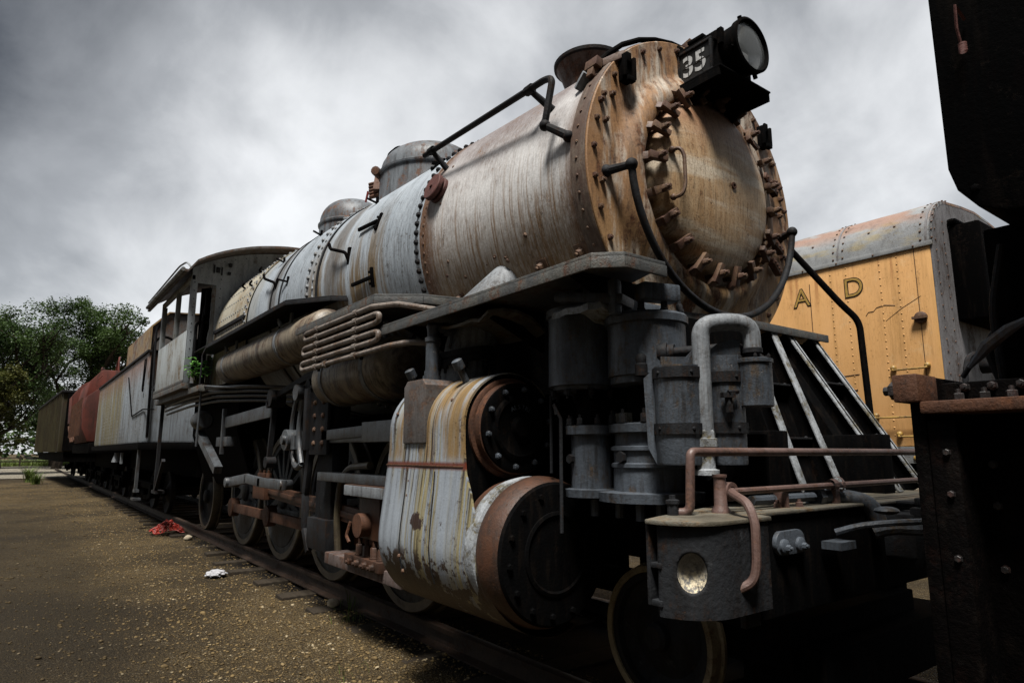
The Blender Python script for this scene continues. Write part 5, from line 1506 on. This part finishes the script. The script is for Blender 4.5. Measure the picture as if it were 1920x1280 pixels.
def tender():
    X1, X0, YS = -11.5, -20.9, 1.50
    t = thing('coal_tender', 'grey and yellow streaked riveted tender coupled behind the locomotive cab', 'tender', (-16.2,0,-.14))
    MB().box(X0,X1,-YS,YS,1.40,3.15).build('tender_tank', M['tender'], t, bevel=.05)
    mb = MB()
    for x in [X1-.25-.62*k for k in range(15)]:
        for z in [1.5+.085*k for k in range(19)]: mb.rivet((x,-YS,z),(0,-1,0),.012,.010,5)
    for z in [1.5+.07*k for k in range(23)]: mb.rivet((X1,-YS+.08,z),(1,0,0),.013,.01,5)
    for x in [X1-.05-.09*k for k in range(100)]: mb.rivet((x,-YS,3.08),(0,-1,0),.010,.008,5)
    mb.stuffed('tank_rivet', M['greybolt'], t)
    # coal bunker: raised sides that lean in at the front
    prof = [(-YS+.0,3.152),(-YS+.0,3.62),(-YS+.28,3.92),(0,4.0),(YS-.28,3.92),(YS,3.62),(YS,3.152)]
    rows = [[(X1-.02,y,z) for y,z in prof],[(X1-1.2,y,z) for y,z in prof],[(X1-3.4,y,z) for y,z in prof]]
    MB().sheet(rows,(0,.02,-.02)).build('coal_bunker', M['bunker'], t)
    MB().prism([(y,z) for y,z in prof],'x',X1-.10,X1-.07).build('bunker_front', M['roof'], t)
    MB().box(X0-.02,X1+.02,-YS-.03,YS+.03,3.10,3.15).build('coping_angle', M['dark'], t, bevel=.005)
    MB().box(X0-.1,X1+.1,-YS-.05,YS+.05,1.27,1.399).box(X0,X1,-.5,.5,.75,1.27).build('tender_frame', M['black'], t, bevel=.01)
    mb = MB().tube([(X1+.05,-1.42,1.5),(X1+.06,-1.45,3.0),(X1+.06,-1.42,3.35),(X1+.06,-1.25,3.42),(X1+.06,-1.1,3.35)],.025,8,.1)
    mb.tube([(X1-.3,-YS-.02,3.0),(X1-.28,-YS-.03,2.4),(X1-.15,-YS-.03,2.35),(X1-.1,-YS-.02,3.0)],.012,6,.08)
    mb.tube([(X1-2.6,-YS-.015,2.85),(X1-1.5,-YS-.015,1.95),(X1-.02,-YS-.02,2.02),(X1+.4,-1.4,2.0)],.012,6)
    mb.build('tender_pipe', M['black'], t)
    mb = MB().box(X1-.25,X1-.05,-YS-.03,-YS+.05,.5,.55).bar((X1-.15,-YS,.55),(X1-.12,-YS,1.3),.05,.08,(1,0,0)).box(X1-.3,X1,-YS-.05,-YS+.08,.36,.40)
    mb.build('tender_step', M['rod'], t)
    MB().lathe([(0,.0),(0,.12),(.18,.07),(.22,.07),(.22,0)],(-15.6,-1.42,1.00),'z',16).build('filler_funnel', M['pale'], t)
    MB().bar((-14.3,-1.48,.98),(-14.3,-1.48,1.22),.05,.05).build('frame_peg', M['pale'], t)
    bogie(t, -13.6); bogie(t, -18.6)
tender()

def red_tender():
    # an older red tender with a rounded tank, standing slightly out of line
    t = thing('red_tender', 'faded red old tender with rounded tank and humped bunker beyond the grey tender', 'tender', (-25.2,-.28,-.14))
    yo = -.30
    X1, X0 = -21.5, -28.6
    prof = [(yo-1.35,1.55),(yo-1.52,1.95),(yo-1.55,2.5),(yo-1.45,2.95),(yo-1.1,3.25),(yo,3.35),(yo+1.1,3.25),(yo+1.5,2.9),(yo+1.5,1.55)]
    MB().prism(prof,'x',X0+1.6,X1).build('tank_shell', M['redcar'], t, bevel=.03)
    bp = [(yo-1.55,2.3),(yo-1.58,3.3),(yo-1.3,3.75),(yo-.9,4.0),(yo+.9,4.0),(yo+1.5,3.4),(yo+1.5,2.3)]
    MB().prism(bp,'x',X0,X0+1.55).build('bunker_end', M['redcar'], t, bevel=.03)
    bp2 = [(yo-1.40,3.0),(yo-1.32,3.55),(yo-1.0,3.95),(yo+1.0,3.95),(yo+1.4,3.0)]
    MB().prism(bp2,'x',X0+1.56,X1-1.6).build('bunker_hump', M['redcar'], t, bevel=.04)
    mb = MB()
    mr = MB()
    for k in range(16):
        x = X1-.3-.3*k
        mr.rivet((x,yo-1.1,3.62),(0,-1,.5),.03,.02,5).rivet((x,yo-1.55,2.5),(0,-1,0),.02,.015,5)
    mr.stuffed('tank_rivet', M['redcar'], t)
    mb.mark().tube([(-22.6,yo-.6,3.9),(-22.7,yo-.6,4.35),(-23.4,yo-.5,4.45),(-24.2,yo-.5,4.35),(-24.3,yo-.5,3.9)],.03,6,.2).mark().tube([(-24.8,yo-.9,3.8),(-24.8,yo-.9,4.2),(-25.2,yo-.8,4.2)],.03,6,.1)
    mb.each('tank_fitting', M['redcar'], t)
    mb = MB()
    for k in range(3): mb.mark().bar((-27.9+.9*k,yo-1.54,2.2),(-27.4+.9*k,yo-1.45,1.6),.05,.06)
    mb.each('tank_stay', M['rust'], t)
    MB().box(X0-.1,X1+.1,yo-1.3,yo+1.3,1.2,1.52).box(X0,X1,yo-.5,yo+.5,.7,1.2).build('tender_frame', M['black'], t, bevel=.02)
    mb = MB()
    for k in range(9):
        x = X1-.4-.6*k
        mb.mark().bar((x,yo-1.565,1.75),(x,yo-1.565,2.9),.07,.03,(0,1,0))
    mb.each('tank_rib', M['rust'], t)
    bogie(t, -23.4); bogie(t, -26.9)
red_tender()

def boxcar():
    t = thing('freight_car', 'dark olive brown freight car standing beyond the red tender by the trees', 'freight car', (-36,-.5,-.14))
    ang = math.radians(1.9)
    def R(x, y): 
        dx = x+29.8
        return (x, y -.55 + dx*math.tan(ang)*1.0)
    def blk(x0,x1,y0,y1,z0,z1):
        p = [R(x0,y0),R(x1,y0),R(x1,y1),R(x0,y1)]
        return MB().prism(p,'z',z0,z1)
    blk(-44,-29.6,-1.5,1.5,1.25,3.62).build('car_side', M['boxcar'], t, bevel=.03)
    mb = MB()
    for k in range(19):
        x = -30.0-.75*k; p = R(x,-1.5); q = R(x,-1.54)
        mb.bar((q[0],q[1],1.25),(q[0],q[1],3.6),.05,.07,(1,0,0))
    mb.build('side_rib', M['boxcar'], t)
    blk(-44.1,-29.5,-1.58,1.58,3.625,3.72).build('car_top', M['dark'], t, bevel=.02)
    blk(-44,-29.6,-1.3,1.3,.85,1.24).build('car_frame', M['black'], t)
    MB().box(-29.58,-29.5,-1.9,.9,1.3,3.6).build('car_end', M['black'], t)
    bogie(t,-31.6); bogie(t,-41.5)
boxcar()

# ------------------------------------------------------------------ yellow car on the next track
def baggage():
    YS, XE, XB = 4.80, -.42, -26.0
    t = thing('passenger_car', 'yellow passenger car with peeling grey roof and outlined letters standing behind the smokebox', 'passenger car', (-8.0, 6.25, -.14))
    b = MB().prism([(XB,YS),(XE-.03,YS),(XE-.03,YS+2.9),(XB,YS+2.9)],'z',1.29,3.60).build('car_side', M['yellow'], t, bevel=.01)
    # belt, sill
    MB().box(XB,XE-.03,YS-.012,YS+.05,1.10,1.285).build('side_sill', M['carroof'], t, bevel=.003)
    mb = MB()
    for x in (-.82,-.70,-1.7,-1.55,-2.6,-3.6): mb.rivet((x,YS-.012,1.16),(0,-1,0),.028,.02)
    mb.build('sill_rivet', M['brass'], t)
    # roof with rounded shoulders
    prof = []
    for k in range(11):
        a = math.radians(180 - k*9); prof.append((YS+.58+.59*math.cos(a), 3.60+.60*math.sin(a)))
    prof += [(YS+1.0,4.25),(YS+1.45,4.28),(YS+1.9,4.25)]
    for k in range(11):
        a = math.radians(90 - k*9); prof.append((YS+2.32+.59*math.cos(a), 3.60+.60*math.sin(a)))
    rows = [[(x,y,z) for y,z in prof] for x in (XE,XE-2,-8,-16,XB)]
    rf = MB().sheet(rows,(0,.02,-.03)).build('car_roof', M['carroof'], t)
    mb = MB().box(XB,XE,YS-.02,YS+.01,3.56,3.615)
    mb.build('roof_moulding', M['carroof'], rf, bevel=.004)
    # sheet seams and rivets on the roof
    mb = MB()
    for x in [XE-.06-1.02*k for k in range(9)]:
        rows = [[(x+d,y-.006 if y < YS+1 else y,z+.004) for y,z in prof] for d in (-.012,.012)]
        mb.sheet(rows,(0,.0,-.01))
    mb.build('roof_seam', M['carend'], rf)
    mb = MB()
    for x0 in [XE-.06-1.02*k for k in range(5)]:
        for d in (-.06,.06):
            for k in range(9):
                a = math.radians(176 - k*10); mb.rivet((x0+d,YS+.58+.592*math.cos(a),3.60+.602*math.sin(a)),(0,math.cos(a),math.sin(a)),.014,.010,6)
        a = math.radians(150); 
        for k in range(2): mb.rivet((x0-.35-.3*k,YS+.58+.592*math.cos(a),3.6+.602*math.sin(a)),(0,-1,.6),.016,.012,6)
    for x in [XE-.2-.45*k for k in range(8)]: mb.rivet((x,YS-.02,3.585),(0,-1,0),.013,.01,6)
    mb.stuffed('roof_rivet', M['bolt'], rf)
    # seams, rivets and scars of the side sheets
    mb = MB()
    for x in (-1.42,-.82,-2.62,-3.4):
        for k in range(26):
            z = 1.38+.085*k
            mb.rivet((x,YS,z),(0,-1,0),.012,.005,6); mb.rivet((x-.20,YS,z+.04),(0,-1,0),.012,.005,6)
    mb.stuffed('side_rivet', M['yellow'], b)
    mb = MB().box(-1.905,-1.897,YS-.003,YS+.01,1.32,3.4).box(-.628,-.622,YS-.003,YS+.01,1.32,3.55)
    mb.tube([(-1.22,YS,2.86),(-1.19,YS,2.90),(-1.13,YS,2.90),(-1.09,YS,2.94),(-1.0,YS,2.955),(-.88,YS+.001,2.93)],.0045,5).tube([(-1.0,YS+.001,2.76),(-.82,YS,2.88),(-.60,YS+.001,2.99)],.0035,5).tube([(-1.62,YS-.002,2.15),(-1.36,YS-.002,2.16)],.004,5).tube([(-2.18,YS-.002,2.62),(-2.05,YS-.003,2.65)],.006,5)
    for x,z in ((-1.42,1.97),(-1.40,1.78),(-1.33,1.72)): mb.box(x-.025,x+.025,YS-.004,YS+.01,z-.010,z+.010)
    mb.build('side_seam', M['redrust'], b)
    # outlined letters
    for ch, x, z in (('A',-2.13,3.12),('D',-1.47,3.13)):
        text('letter', ch, M['ink'], b, (x,YS-.0035,z), (1,0,0), (0,0,1), .34, .008, .0015)
        text('letter', ch, M['gold'], b, (x,YS-.0065,z), (1,0,0), (0,0,1), .34, -.003, .0015)
    for ch, x in (('O',-2.85),('R',-3.55),('L',-4.25),('I',-4.85),('A',-5.6),('R',-6.3)):
        text('letter', ch, M['ink'], b, (x,YS-.0035,3.0), (1,0,0), (0,0,1), .34, .008, .0015)
        text('letter', ch, M['gold'], b, (x,YS-.0065,3.0), (1,0,0), (0,0,1), .34, -.003, .0015)
    # grab irons
    for x0,x1,z in ((-.96,-.60,2.16),(-1.20,-.75,1.62),(-.96,-.60,1.40)):
        mb = MB().tube([(x0,YS,z+.03),(x0,YS-.07,z),(x1,YS-.07,z),(x1,YS,z+.03)],.012,8,.03)
        for x in (x0,x1): mb.sphere((x,YS-.02,z+.03),.035,10,6)
        mb.build('grab_iron', M['brass'], t)
    mb = MB().lathe([(0,.07),(.02,.07),(.03,.05),(.03,0)],(-.62,YS,2.74),(0,-1,0),16).bar((-.70,YS-.04,2.74),(-.54,YS-.04,2.74),.03,.03)
    mb.build('lamp_socket', M['bolt'], t)
    # end wall with corner posts, diaphragm and pipes
    ep = [(YS,1.15),(YS,3.60)] + prof[:24] + [(YS+2.9,3.6),(YS+2.9,1.15)]
    MB().prism(ep,'x',XE-.028,XE-.002).build('end_wall', M['carend'], t)
    mb = MB()
    for z in [1.3+.13*k for k in range(21)]:
        for y in (YS+.10,YS+.35): mb.rivet((XE-.002,y,z),(1,0,0),.014,.01,6)
    mb.stuffed('end_rivet', M['bolt'], t)
    mb = MB().box(XE,XE+.32,YS+.49,YS+2.43,2.72,3.88).box(XE,XE+.10,YS+.46,YS+2.48,3.89,3.96)
    mb.build('diaphragm', M['blackcar'], t, bevel=.05)
    mb = MB().tube([(XE+.02,YS+.40,1.3),(XE+.03,YS+.42,2.1),(XE+.06,YS+.48,2.3),(XE+.10,YS+.60,2.35),(XE+.1,YS+.8,2.28)],.03,8,.1).tube([(XE+.15,YS+.75,2.25),(XE+.35,YS+.85,2.1),(XE+.35,YS+.9,1.6)],.05,10,.1)
    mb.tube([(XE+.2,YS+1.1,2.3),(XE+.35,YS+1.0,2.15),(XE+.3,YS+1.2,1.7)],.025,8,.1).lathe([(0,.10),(.2,.10),(.22,.06)],(XE+.1,YS+.75,2.22),'x',14).box(XE,XE+.15,YS+.45,YS+.7,1.85,1.95)
    mb.build('end_pipe', M['dark'], t)
    MB().box(XB,XE,YS+.4,YS+2.5,.75,1.09).build('car_frame', M['black'], t)
    for x in (-2.4,-23.8):
        mb = MB()
        for s in (-1,1):
            y = YS+1.45+s*1.0
            mb.box(x-1.6,x+1.6,y-.08,y+.08,.45,.72)
            for k in (-1,1): mb.box(x+k*1.2-.15,x+k*1.2+.15,y-.12,y+.12,.35,.65)
        mb.build('bogie_frame', M['black'], t, bevel=.02)
        for k in (-1,1):
            mb = MB()
            for s in (-1,1): mb.lathe([(s*.70,0),(s*.70,.42),(s*.79,.42),(s*.76,.36),(s*.74,.2),(s*.80,.1),(s*.80,0)],(x+k*1.2,YS+1.45,.42),'y',28)
            mb.build('wheelset', M['dark'], t)
baggage()
for y, lab in ((5.5,'rusty rail under the near wheels of the yellow passenger car'),(7.0,'rusty rail under the far wheels of the yellow passenger car')):
    mb = MB().prism([(y+a, b) for a, b in RAILP], 'x', -60, 12)
    tag(mb.build('rail', M['rail'], angle=40), lab, 'rail', 'rails of the yellow car track')

# ------------------------------------------------------------------ black vehicle in front, cut by the frame
def black_car():
    t = thing('black_tender', 'soot black rail vehicle with rusty bolted end sill facing the locomotive pilot', 'rail vehicle', (5.6,0,-.14))
    # body: end sheet curls under at the bottom
    pr = [(1.845,4.6),(1.845,1.93),(1.86,1.87),(1.90,1.815),(1.96,1.785),(2.05,1.775),(9.0,1.775),(9.0,4.6)]
    MB().prism(pr,'y',-1.50,1.50).build('tank_body', M['blackcar'], t, bevel=.01)
    mb = MB()
    for z in [1.95+.11*k for k in range(22)]: mb.rivet((1.845,-1.44,z),(-1,0,0),.012,.008,6)
    for x in [1.9+.13*k for k in range(30)]: mb.rivet((x,-1.5,1.86),(0,-1,0),.012,.009,6)
    mb.build('body_rivet', M['blackcar'], t)
    mb = MB().tube([(1.925,-1.51,2.30),(1.92,-1.55,2.325),(1.915,-1.54,2.27),(1.915,-1.525,2.235)],.004,6)
    for k in range(4): mb.lathe([(-.0025,.010),(.0025,.010)],(1.917,-1.52,2.232-.006*k),'z',12)
    mb.build('hook_and_cord', M['redoxide'], t)
    # end sill: channel with a rusty lower flange and bolts along the web
    mb = MB().box(1.715,9.0,-1.38,1.38,.62,1.40).box(1.70,1.735,-1.50,1.50,.60,1.415).box(1.735,1.80,-1.50,-1.38,.62,1.30)
    sl_ = mb.build('end_sill', M['blackrust'], t, bevel=.008)
    MB().box(1.735,9.0,-1.53,-1.38,1.315,1.345).box(1.68,1.74,-1.54,-1.42,1.345,1.415).build('sill_flange', M['rust'], sl_, bevel=.005)
    mb = MB()
    for k in range(14): mb.nut((1.80+.055*k,-1.46,1.345),(0,0,1),.012,.02) 
    for k in range(12): mb.nut((1.79+.06*k,-1.38,1.385),(0,-1,0),.010,.015) 
    mb.nut((1.68,-1.48,1.38),(-1,0,0),.024,.03)
    for z in (1.22,1.12,.97):
        mb.nut((1.775,-1.50,z),(0,-1,0),.008,.008,False); mb.nut((1.83,-1.38,z-.03),(0,-1,0),.009,.010,False)
    mb.each('sill_bolt', M['boltdark'], sl_)
    mb = MB().tube([(1.9,-1.39,1.02),(1.92,-1.44,1.02),(2.4,-1.44,1.015)],.010,8,.02).tube([(1.94,-1.39,1.27),(1.93,-1.43,1.25),(1.935,-1.43,1.20),(1.99,-1.42,1.185),(2.05,-1.40,1.19)],.013,8,.03)
    mb.build('sill_grab_iron', M['rust'], sl_)
    # hose with a rag wound round it, sagging from the body to the sill
    mb = MB().tube([(1.76,-1.30,1.42),(1.80,-1.31,1.47),(1.87,-1.32,1.52),(1.93,-1.33,1.55),(2.02,-1.34,1.57),(2.2,-1.34,1.66)],.007,10,.03)
    mb.build('brake_hose', M['rubber'], t)
    mb = MB().tube([(1.79,-1.335,1.44),(1.84,-1.35,1.49),(1.89,-1.355,1.525),(1.95,-1.35,1.555)],.02,8,.0,radii=[.006,.017,.015,.005])
    mb.build('hose_rag', M['grey'], t)
    MB().box(1.815,9.0,-1.20,1.3,1.42,1.84).build('underbody_dark', M['blackcar'], t, bevel=.01)  # black block added for the dark under the body, where brake gear hangs
    mb = MB().mark().tube([(1.83,-1.23,1.41),(1.83,-1.25,1.6),(1.86,-1.22,1.78)],.010,8,.05).mark().tube([(1.79,-1.10,1.41),(1.77,-1.13,1.52),(1.80,-1.1,1.58),(1.86,-1.1,1.56)],.012,8,.04)
    mb.each('underbody_pipe', M['dark'], t)
    MB().box(3.0,8.5,-.5,.5,.5,.62).build('centre_sill', M['black'], t)
    # coupler reaching towards the locomotive
    mb = MB().box(1.55,1.74,-.12,.12,.76,.95).prism([(1.56,-.12),(1.34,.06),(1.30,.16),(1.42,.20),(1.56,.13)],'z',.74,.96)
    mb.build('coupler', M['dark'], t, bevel=.012)
    mb = MB().tube([(1.72,-.75,1.10),(1.60,-.72,1.08),(1.52,-.70,1.0),(1.54,-.69,.93),(1.62,-.69,.95)],.016,8,.03).tube([(1.70,-.55,1.12),(1.5,-.5,1.03),(1.38,-.46,.99)],.02,8,.05)
    mb.build('chain_hook', M['pipe'], t)
    bogie(t, 4.4); bogie(t, 7.6)
black_car()
# ------------------------------------------------------------------ litter and plants near the track
def netting():
    rnd = random.Random(11)
    mb = MB()
    nu, nv = 17, 13
    cx, cy = -10.4, -1.12
    P = {}
    for i in range(nu):
        for j in range(nv):
            u, v = i/(nu-1)-.5, j/(nv-1)-.5
            r2 = (u*2)**2 + (v*2)**2
            h = max(0, .22*(1-r2*.7)) * (.55+.8*abs(mnoise.noise(Vector((u*5,v*5,3))))) + .03
            P[i,j] = Vector((cx + v*.45 + .10*mnoise.noise(Vector((u*6,v*6,8))), cy + u*.46 + .10*mnoise.noise(Vector((u*6,v*6,15))), GZ + h))
    for i in range(nu):
        for j in range(nv):
            for di, dj in ((1,0),(0,1)):
                if (i+di, j+dj) in P: mb.tube([P[i,j], P[i+di,j+dj]], .009, 5, cap=False)
    tag(mb.build('safety_netting', M['net'], recalc=False), 'crumpled heap of red orange plastic netting beside the rail', 'netting')
netting()
def bag():
    bm = bmesh.new()
    bmesh.ops.create_icosphere(bm, subdivisions=5, radius=1)
    for v in bm.verts:
        n = mnoise.noise(v.co*2.2 + Vector((3,1,2))); r = abs(mnoise.noise(v.co*4.5))
        s = 1 + .30*n - .16*r
        v.co = Vector((v.co.x*.14*s, v.co.y*.11*s, max(-.01, v.co.z*.05*s)))
    me = bpy.data.meshes.new('plastic_bag'); bm.to_mesh(me); bm.free()
    me.polygons.foreach_set('use_smooth', [True]*len(me.polygons)); me.materials.append(M['bag'])
    o = bpy.data.objects.new('plastic_bag', me); COL.objects.link(o); o.location = (-5.85,-1.36,GZ)
    tag(o, 'crumpled white plastic bag lying on the gravel by the sleepers', 'bag')
bag()
def stone(loc, r, label, seed):
    bm = bmesh.new(); bmesh.ops.create_icosphere(bm, subdivisions=3, radius=1)
    for v in bm.verts:
        s = 1 + .22*mnoise.noise(v.co*1.1 + Vector((seed,0,0))) + .05*mnoise.noise(v.co*4)
        v.co = Vector((v.co.x*r*s*1.15, v.co.y*r*s, v.co.z*r*s*.75))
    me = bpy.data.meshes.new('stone'); bm.to_mesh(me); bm.free()
    me.polygons.foreach_set('use_smooth', [True]*len(me.polygons)); me.materials.append(M['stone'])
    o = bpy.data.objects.new('stone', me); COL.objects.link(o); o.location = loc
    tag(o, label, 'stone', 'stones beside the rail')
stone((-9.2,-1.02,-.11), .065, 'small pale stone on the gravel beside the red netting', 1)
stone((-3.46,-.92,-.11), .055, 'pale round stone on the gravel below the cylinder', 5)

def leaf(mb, p, d, up, L, w):
    d = d.normalized(); s = d.cross(up).normalized(); n = s.cross(d)
    ks = [(0,.0),(.25,.8),(.5,1.0),(.78,.6),(1,0)]
    vs = []; fs = []
    mid = [p + d*L*t + n*(L*.16*math.sin(t*PI) - L*.22*t*t) for t, _ in ks]
    vs += [mid[0]]
    for (t, k), m in list(zip(ks, mid))[1:-1]: vs += [m + s*w*k/2 + n*w*.12, m, m - s*w*k/2 + n*w*.12]
    vs += [mid[-1]]
    e = len(vs)-1
    fs = [(0,2,1),(0,3,2)]
    for q in (1,4): fs += [(q,q+1,q+4,q+3),(q+1,q+2,q+5,q+4)]
    fs += [(e-3,e-2,e),(e-2,e-1,e)]
    mb.add(vs, fs)
def cab_weed():
    rnd = random.Random(4)
    t = thing('weed', 'bright green leafy weed growing in the cab doorway', 'plant', (-7.48,-1.38,2.18))
    st, lv = MB(), MB()
    for k in range(8):
        a = rnd.uniform(0,2*PI); H = rnd.uniform(.14,.34)
        p0 = Vector((-7.48+rnd.uniform(-.08,.08), -1.38+rnd.uniform(-.10,.10), 2.17))
        p1 = p0 + Vector((math.cos(a)*.08+.05, math.sin(a)*.10, H))
        st.tube([p0, (p0+p1)/2+Vector((.02,0,.03)), p1], .005, 5)
        for q in range(6):
            b = a + q*2.4; f = .45+.55*q/5
            leaf(lv, p0.lerp(p1, f), Vector((math.cos(b)+.25,math.sin(b)-.25,.25)), Vector((0,0,1)), rnd.uniform(.08,.15), rnd.uniform(.05,.08))
    st.build('stem', M['leaf_b'], t, recalc=False); lv.build('leaves', M['leaf_c'], t, recalc=False)
cab_weed()
def tuft(loc, n, h, label, seed, group='weeds along the track', mat='grass'):
    rnd = random.Random(seed); mb = MB()
    for k in range(n):
        a = rnd.uniform(0,2*PI); r = abs(rnd.gauss(0,.10)); H = h*rnd.uniform(.5,1.2)
        p = Vector((loc[0]+math.cos(a)*r, loc[1]+math.sin(a)*r, loc[2]-.02)); b = rnd.uniform(0,2*PI)
        d = Vector((math.cos(b),math.sin(b),0)); s = Vector((-d.y,d.x,0))*.004*(h/.2)
        m = p + d*H*.2 + Vector((0,0,H*.6)); e = p + d*H*.6 + Vector((0,0,H*.9))
        mb.add([p-s,p+s,m+s*.8,m-s*.8,e],[(0,1,2,3),(3,2,4)])
    o = mb.build('grass_tuft', M[mat], recalc=False, smooth=False)
    # origin at the base
    o.data.transform(Matrix.Translation(-Vector(loc))); o.location = loc
    tag(o, label, 'grass tuft', group)
tuft((-2.95,-.95,GZ), 26, .14, 'thin grass tuft by the sleeper end below the cylinder', 1)
tuft((-3.3,-.82,GZ), 14, .20, 'few dry blades standing against the rail behind the cylinder', 2)
tuft((-37,-2.75,GZ), 160, .75, 'tall green grass tuft at the foot of the freight car end', 3)
tuft((-34,-2.5,GZ), 120, .55, 'low green grass tuft under the freight car beside the red tender', 4)
tuft((-1.7,-1.55,GZ), 16, .09, 'tiny green tuft on the gravel in front of the cylinder', 5)

# ------------------------------------------------------------------ trees, field and fence far behind
def tree(loc, H, W_, label, seed, mat='leaf_a', n=5200, leaf_size=.34, lean=0, low=.22):
    rnd = random.Random(seed)
    t = thing('tree', label, 'tree', loc, 'trees beyond the gravel road')
    L = Vector(loc)
    tr = MB()
    tips = []
    def limb(p, d, ln, r, depth):
        pts, q, dd = [p], p, d.normalized()
        for i in range(4):
            dd = (dd + Vector((rnd.gauss(0,.14),rnd.gauss(0,.14),rnd.gauss(.05,.09)))).normalized()
            q = q + dd*ln/4; pts.append(q)
        tr.tube(pts, r, 7 if depth < 2 else 5, radii=[r*(1-.14*i) for i in range(5)])
        if depth >= 3: tips.append(q); return
        if depth >= 1: tips.append(pts[3])
        for k in range(rnd.choice((3,4)) if depth else 6):
            a = rnd.uniform(0,2*PI); sp = rnd.uniform(.45,1.0)
            nd = (dd + Vector((math.cos(a)*sp, math.sin(a)*sp, rnd.uniform(-.12,.4)))).normalized()
            base = pts[rnd.choice((2,3,4))]
            limb(base, nd, ln*rnd.uniform(.55,.78), r*.55, depth+1)
    limb(L - Vector((0,0,.3)), Vector((lean,0,1)), H*.42, H*.026, 0)
    # spread the tips to the wanted crown width
    tr.build('trunk', M['bark'], t, recalc=False)
    lv = MB()
    c = L + Vector((0,0,H*(.5+low/2)))
    clumps = []
    for p in tips: clumps.append((p, rnd.uniform(.5,1.15)*H*.06))
    # uneven shell of further clumps so that the outline is broken
    k = 0
    while k < 90:
        a, b = rnd.uniform(0,2*PI), rnd.uniform(-.9,1)
        e = Vector((math.cos(a)*math.sqrt(max(0,1-b*b)), math.sin(a)*math.sqrt(max(0,1-b*b)), b))
        rr = .55 + .50*mnoise.noise(e*1.6 + Vector((seed,0,0))) + rnd.uniform(0,.25)
        p = c + Vector((e.x*W_/2*rr, e.y*W_/2*rr, e.z*H*(1-low)/2*min(1,rr*1.1)))
        clumps.append((p, rnd.uniform(.5,1.1)*H*.058)); k += 1
    per = max(8, n//len(clumps))
    for p, r in clumps:
        for q in range(per):
            o = Vector((rnd.gauss(0,1),rnd.gauss(0,1),rnd.gauss(0,.75)))
            if o.length > 1.7: o = o.normalized()*rnd.uniform(.4,1.7)
            o *= r*.66
            d = Vector((rnd.gauss(0,1),rnd.gauss(0,1),rnd.gauss(-.1,.6))).normalized()
            u = Vector((rnd.gauss(0,.5),rnd.gauss(0,.5),1)).normalized()
            s = d.cross(u).normalized(); w = leaf_size*rnd.uniform(.6,1.25)
            pp = p + o
            lv.add([pp, pp+d*w*.5+s*w*.33, pp+d*w, pp+d*w*.5-s*w*.33], [(0,1,2,3)])
    lv.build('crown', M[mat], t, recalc=False, smooth=False)
    return t
tree((-66,-.6,GZ), 15.4, 9.6, 'broad dark green tree rising behind the red tender', 21, n=52000, leaf_size=.20)
tree((-70,-4.6,GZ), 14.4, 8.0, 'dark green tree with ragged gaps between the broad tree and the yellowish one', 5, n=32000, leaf_size=.20)
tree((-52,-5.4,GZ), 11.6, 5.6, 'dark tree cut by the edge of the view above the yellowish tree', 9, n=22000, leaf_size=.18)
tree((-50,-4.9,GZ), 7.4, 4.6, 'lower yellowish green tree at the edge of the view beside the road', 14, 'leaf_b', n=18000, leaf_size=.16, low=.05)
tree((-78,-.5,GZ), 9.0, 8.0, 'small dark tree in the gap behind the freight car', 17, n=5000, leaf_size=.40, low=.05)
tree((-120,-30,GZ), 15, 14, 'distant dark tree at the far end of the field', 33, n=4000, leaf_size=.6, low=.1)
tree((-100,8,GZ), 14, 12, 'distant green tree hidden low behind the broad tree', 35, n=4000, leaf_size=.5, low=.05)
def woods():
    rnd = random.Random(8); mb = MB()
    for k in range(9000):
        y = rnd.uniform(-70,40); x = -135 + rnd.gauss(0,2.5)
        top = 6.5 + 2.5*mnoise.noise(Vector((y*.13,2,0))) + 1.5*mnoise.noise(Vector((y*.5,5,0)))
        z = GZ + top*rnd.random()**.8
        p = Vector((x,y,z)); d = Vector((rnd.gauss(0,1),rnd.gauss(0,1),rnd.gauss(0,.7))).normalized(); s = d.cross(Vector((.3,.2,1))).normalized(); w = rnd.uniform(.6,1.2)
        mb.add([p,p+d*w*.5+s*w*.35,p+d*w,p+d*w*.5-s*w*.35],[(0,1,2,3)])
    tag(mb.build('far_woods', M['leaf_a'], recalc=False, smooth=False), 'low belt of woods along the horizon', 'woods', None, 'stuff')
woods()
def field():
    rnd = random.Random(2); mb = MB()
    rows = [[(x, y, GZ+.015) for y in range(-90,60,10)] for x in (-81,-95,-110,-130,-150)]
    tag(MB().sheet(rows).build('field', M['grassland'], recalc=False), 'green field beyond the gravel road', None, None, 'structure')
    for k in range(12000):
        x = -81 - rnd.random()**2*25; y = rnd.uniform(-30,6)
        H = rnd.uniform(.25,.65); b = rnd.uniform(0,2*PI); d = Vector((math.cos(b),math.sin(b),0)); s = Vector((0,1,0))*.03
        p = Vector((x,y,GZ)); m = p+d*H*.2+Vector((0,0,H*.65)); e = p+d*H*.5+Vector((0,0,H))
        mb.add([p-s,p+s,m+s*.7,m-s*.7,e],[(0,1,2,3),(3,2,4)])
    tag(mb.build('long_grass', M['grass'], recalc=False, smooth=False), 'long green grass along the far edge of the road', 'grass', None, 'stuff')
    t = thing('fence', 'low dark rail fence between the gravel road and the field', 'fence', (-79.5,-12,GZ))
    mb = MB().bar((-79.5,-34,.35),(-79.5,6,.35),.09,.12).bar((-79.5,-34,.72),(-79.5,6,.72),.07,.08)
    mb.build('fence_rail', M['bark'], t)
    for k in range(14):
        y = -33+3*k; MB().box(-79.62,-79.46,y-.07,y+.07,GZ,.95).build('fence_post', M['bark'], t)
field()
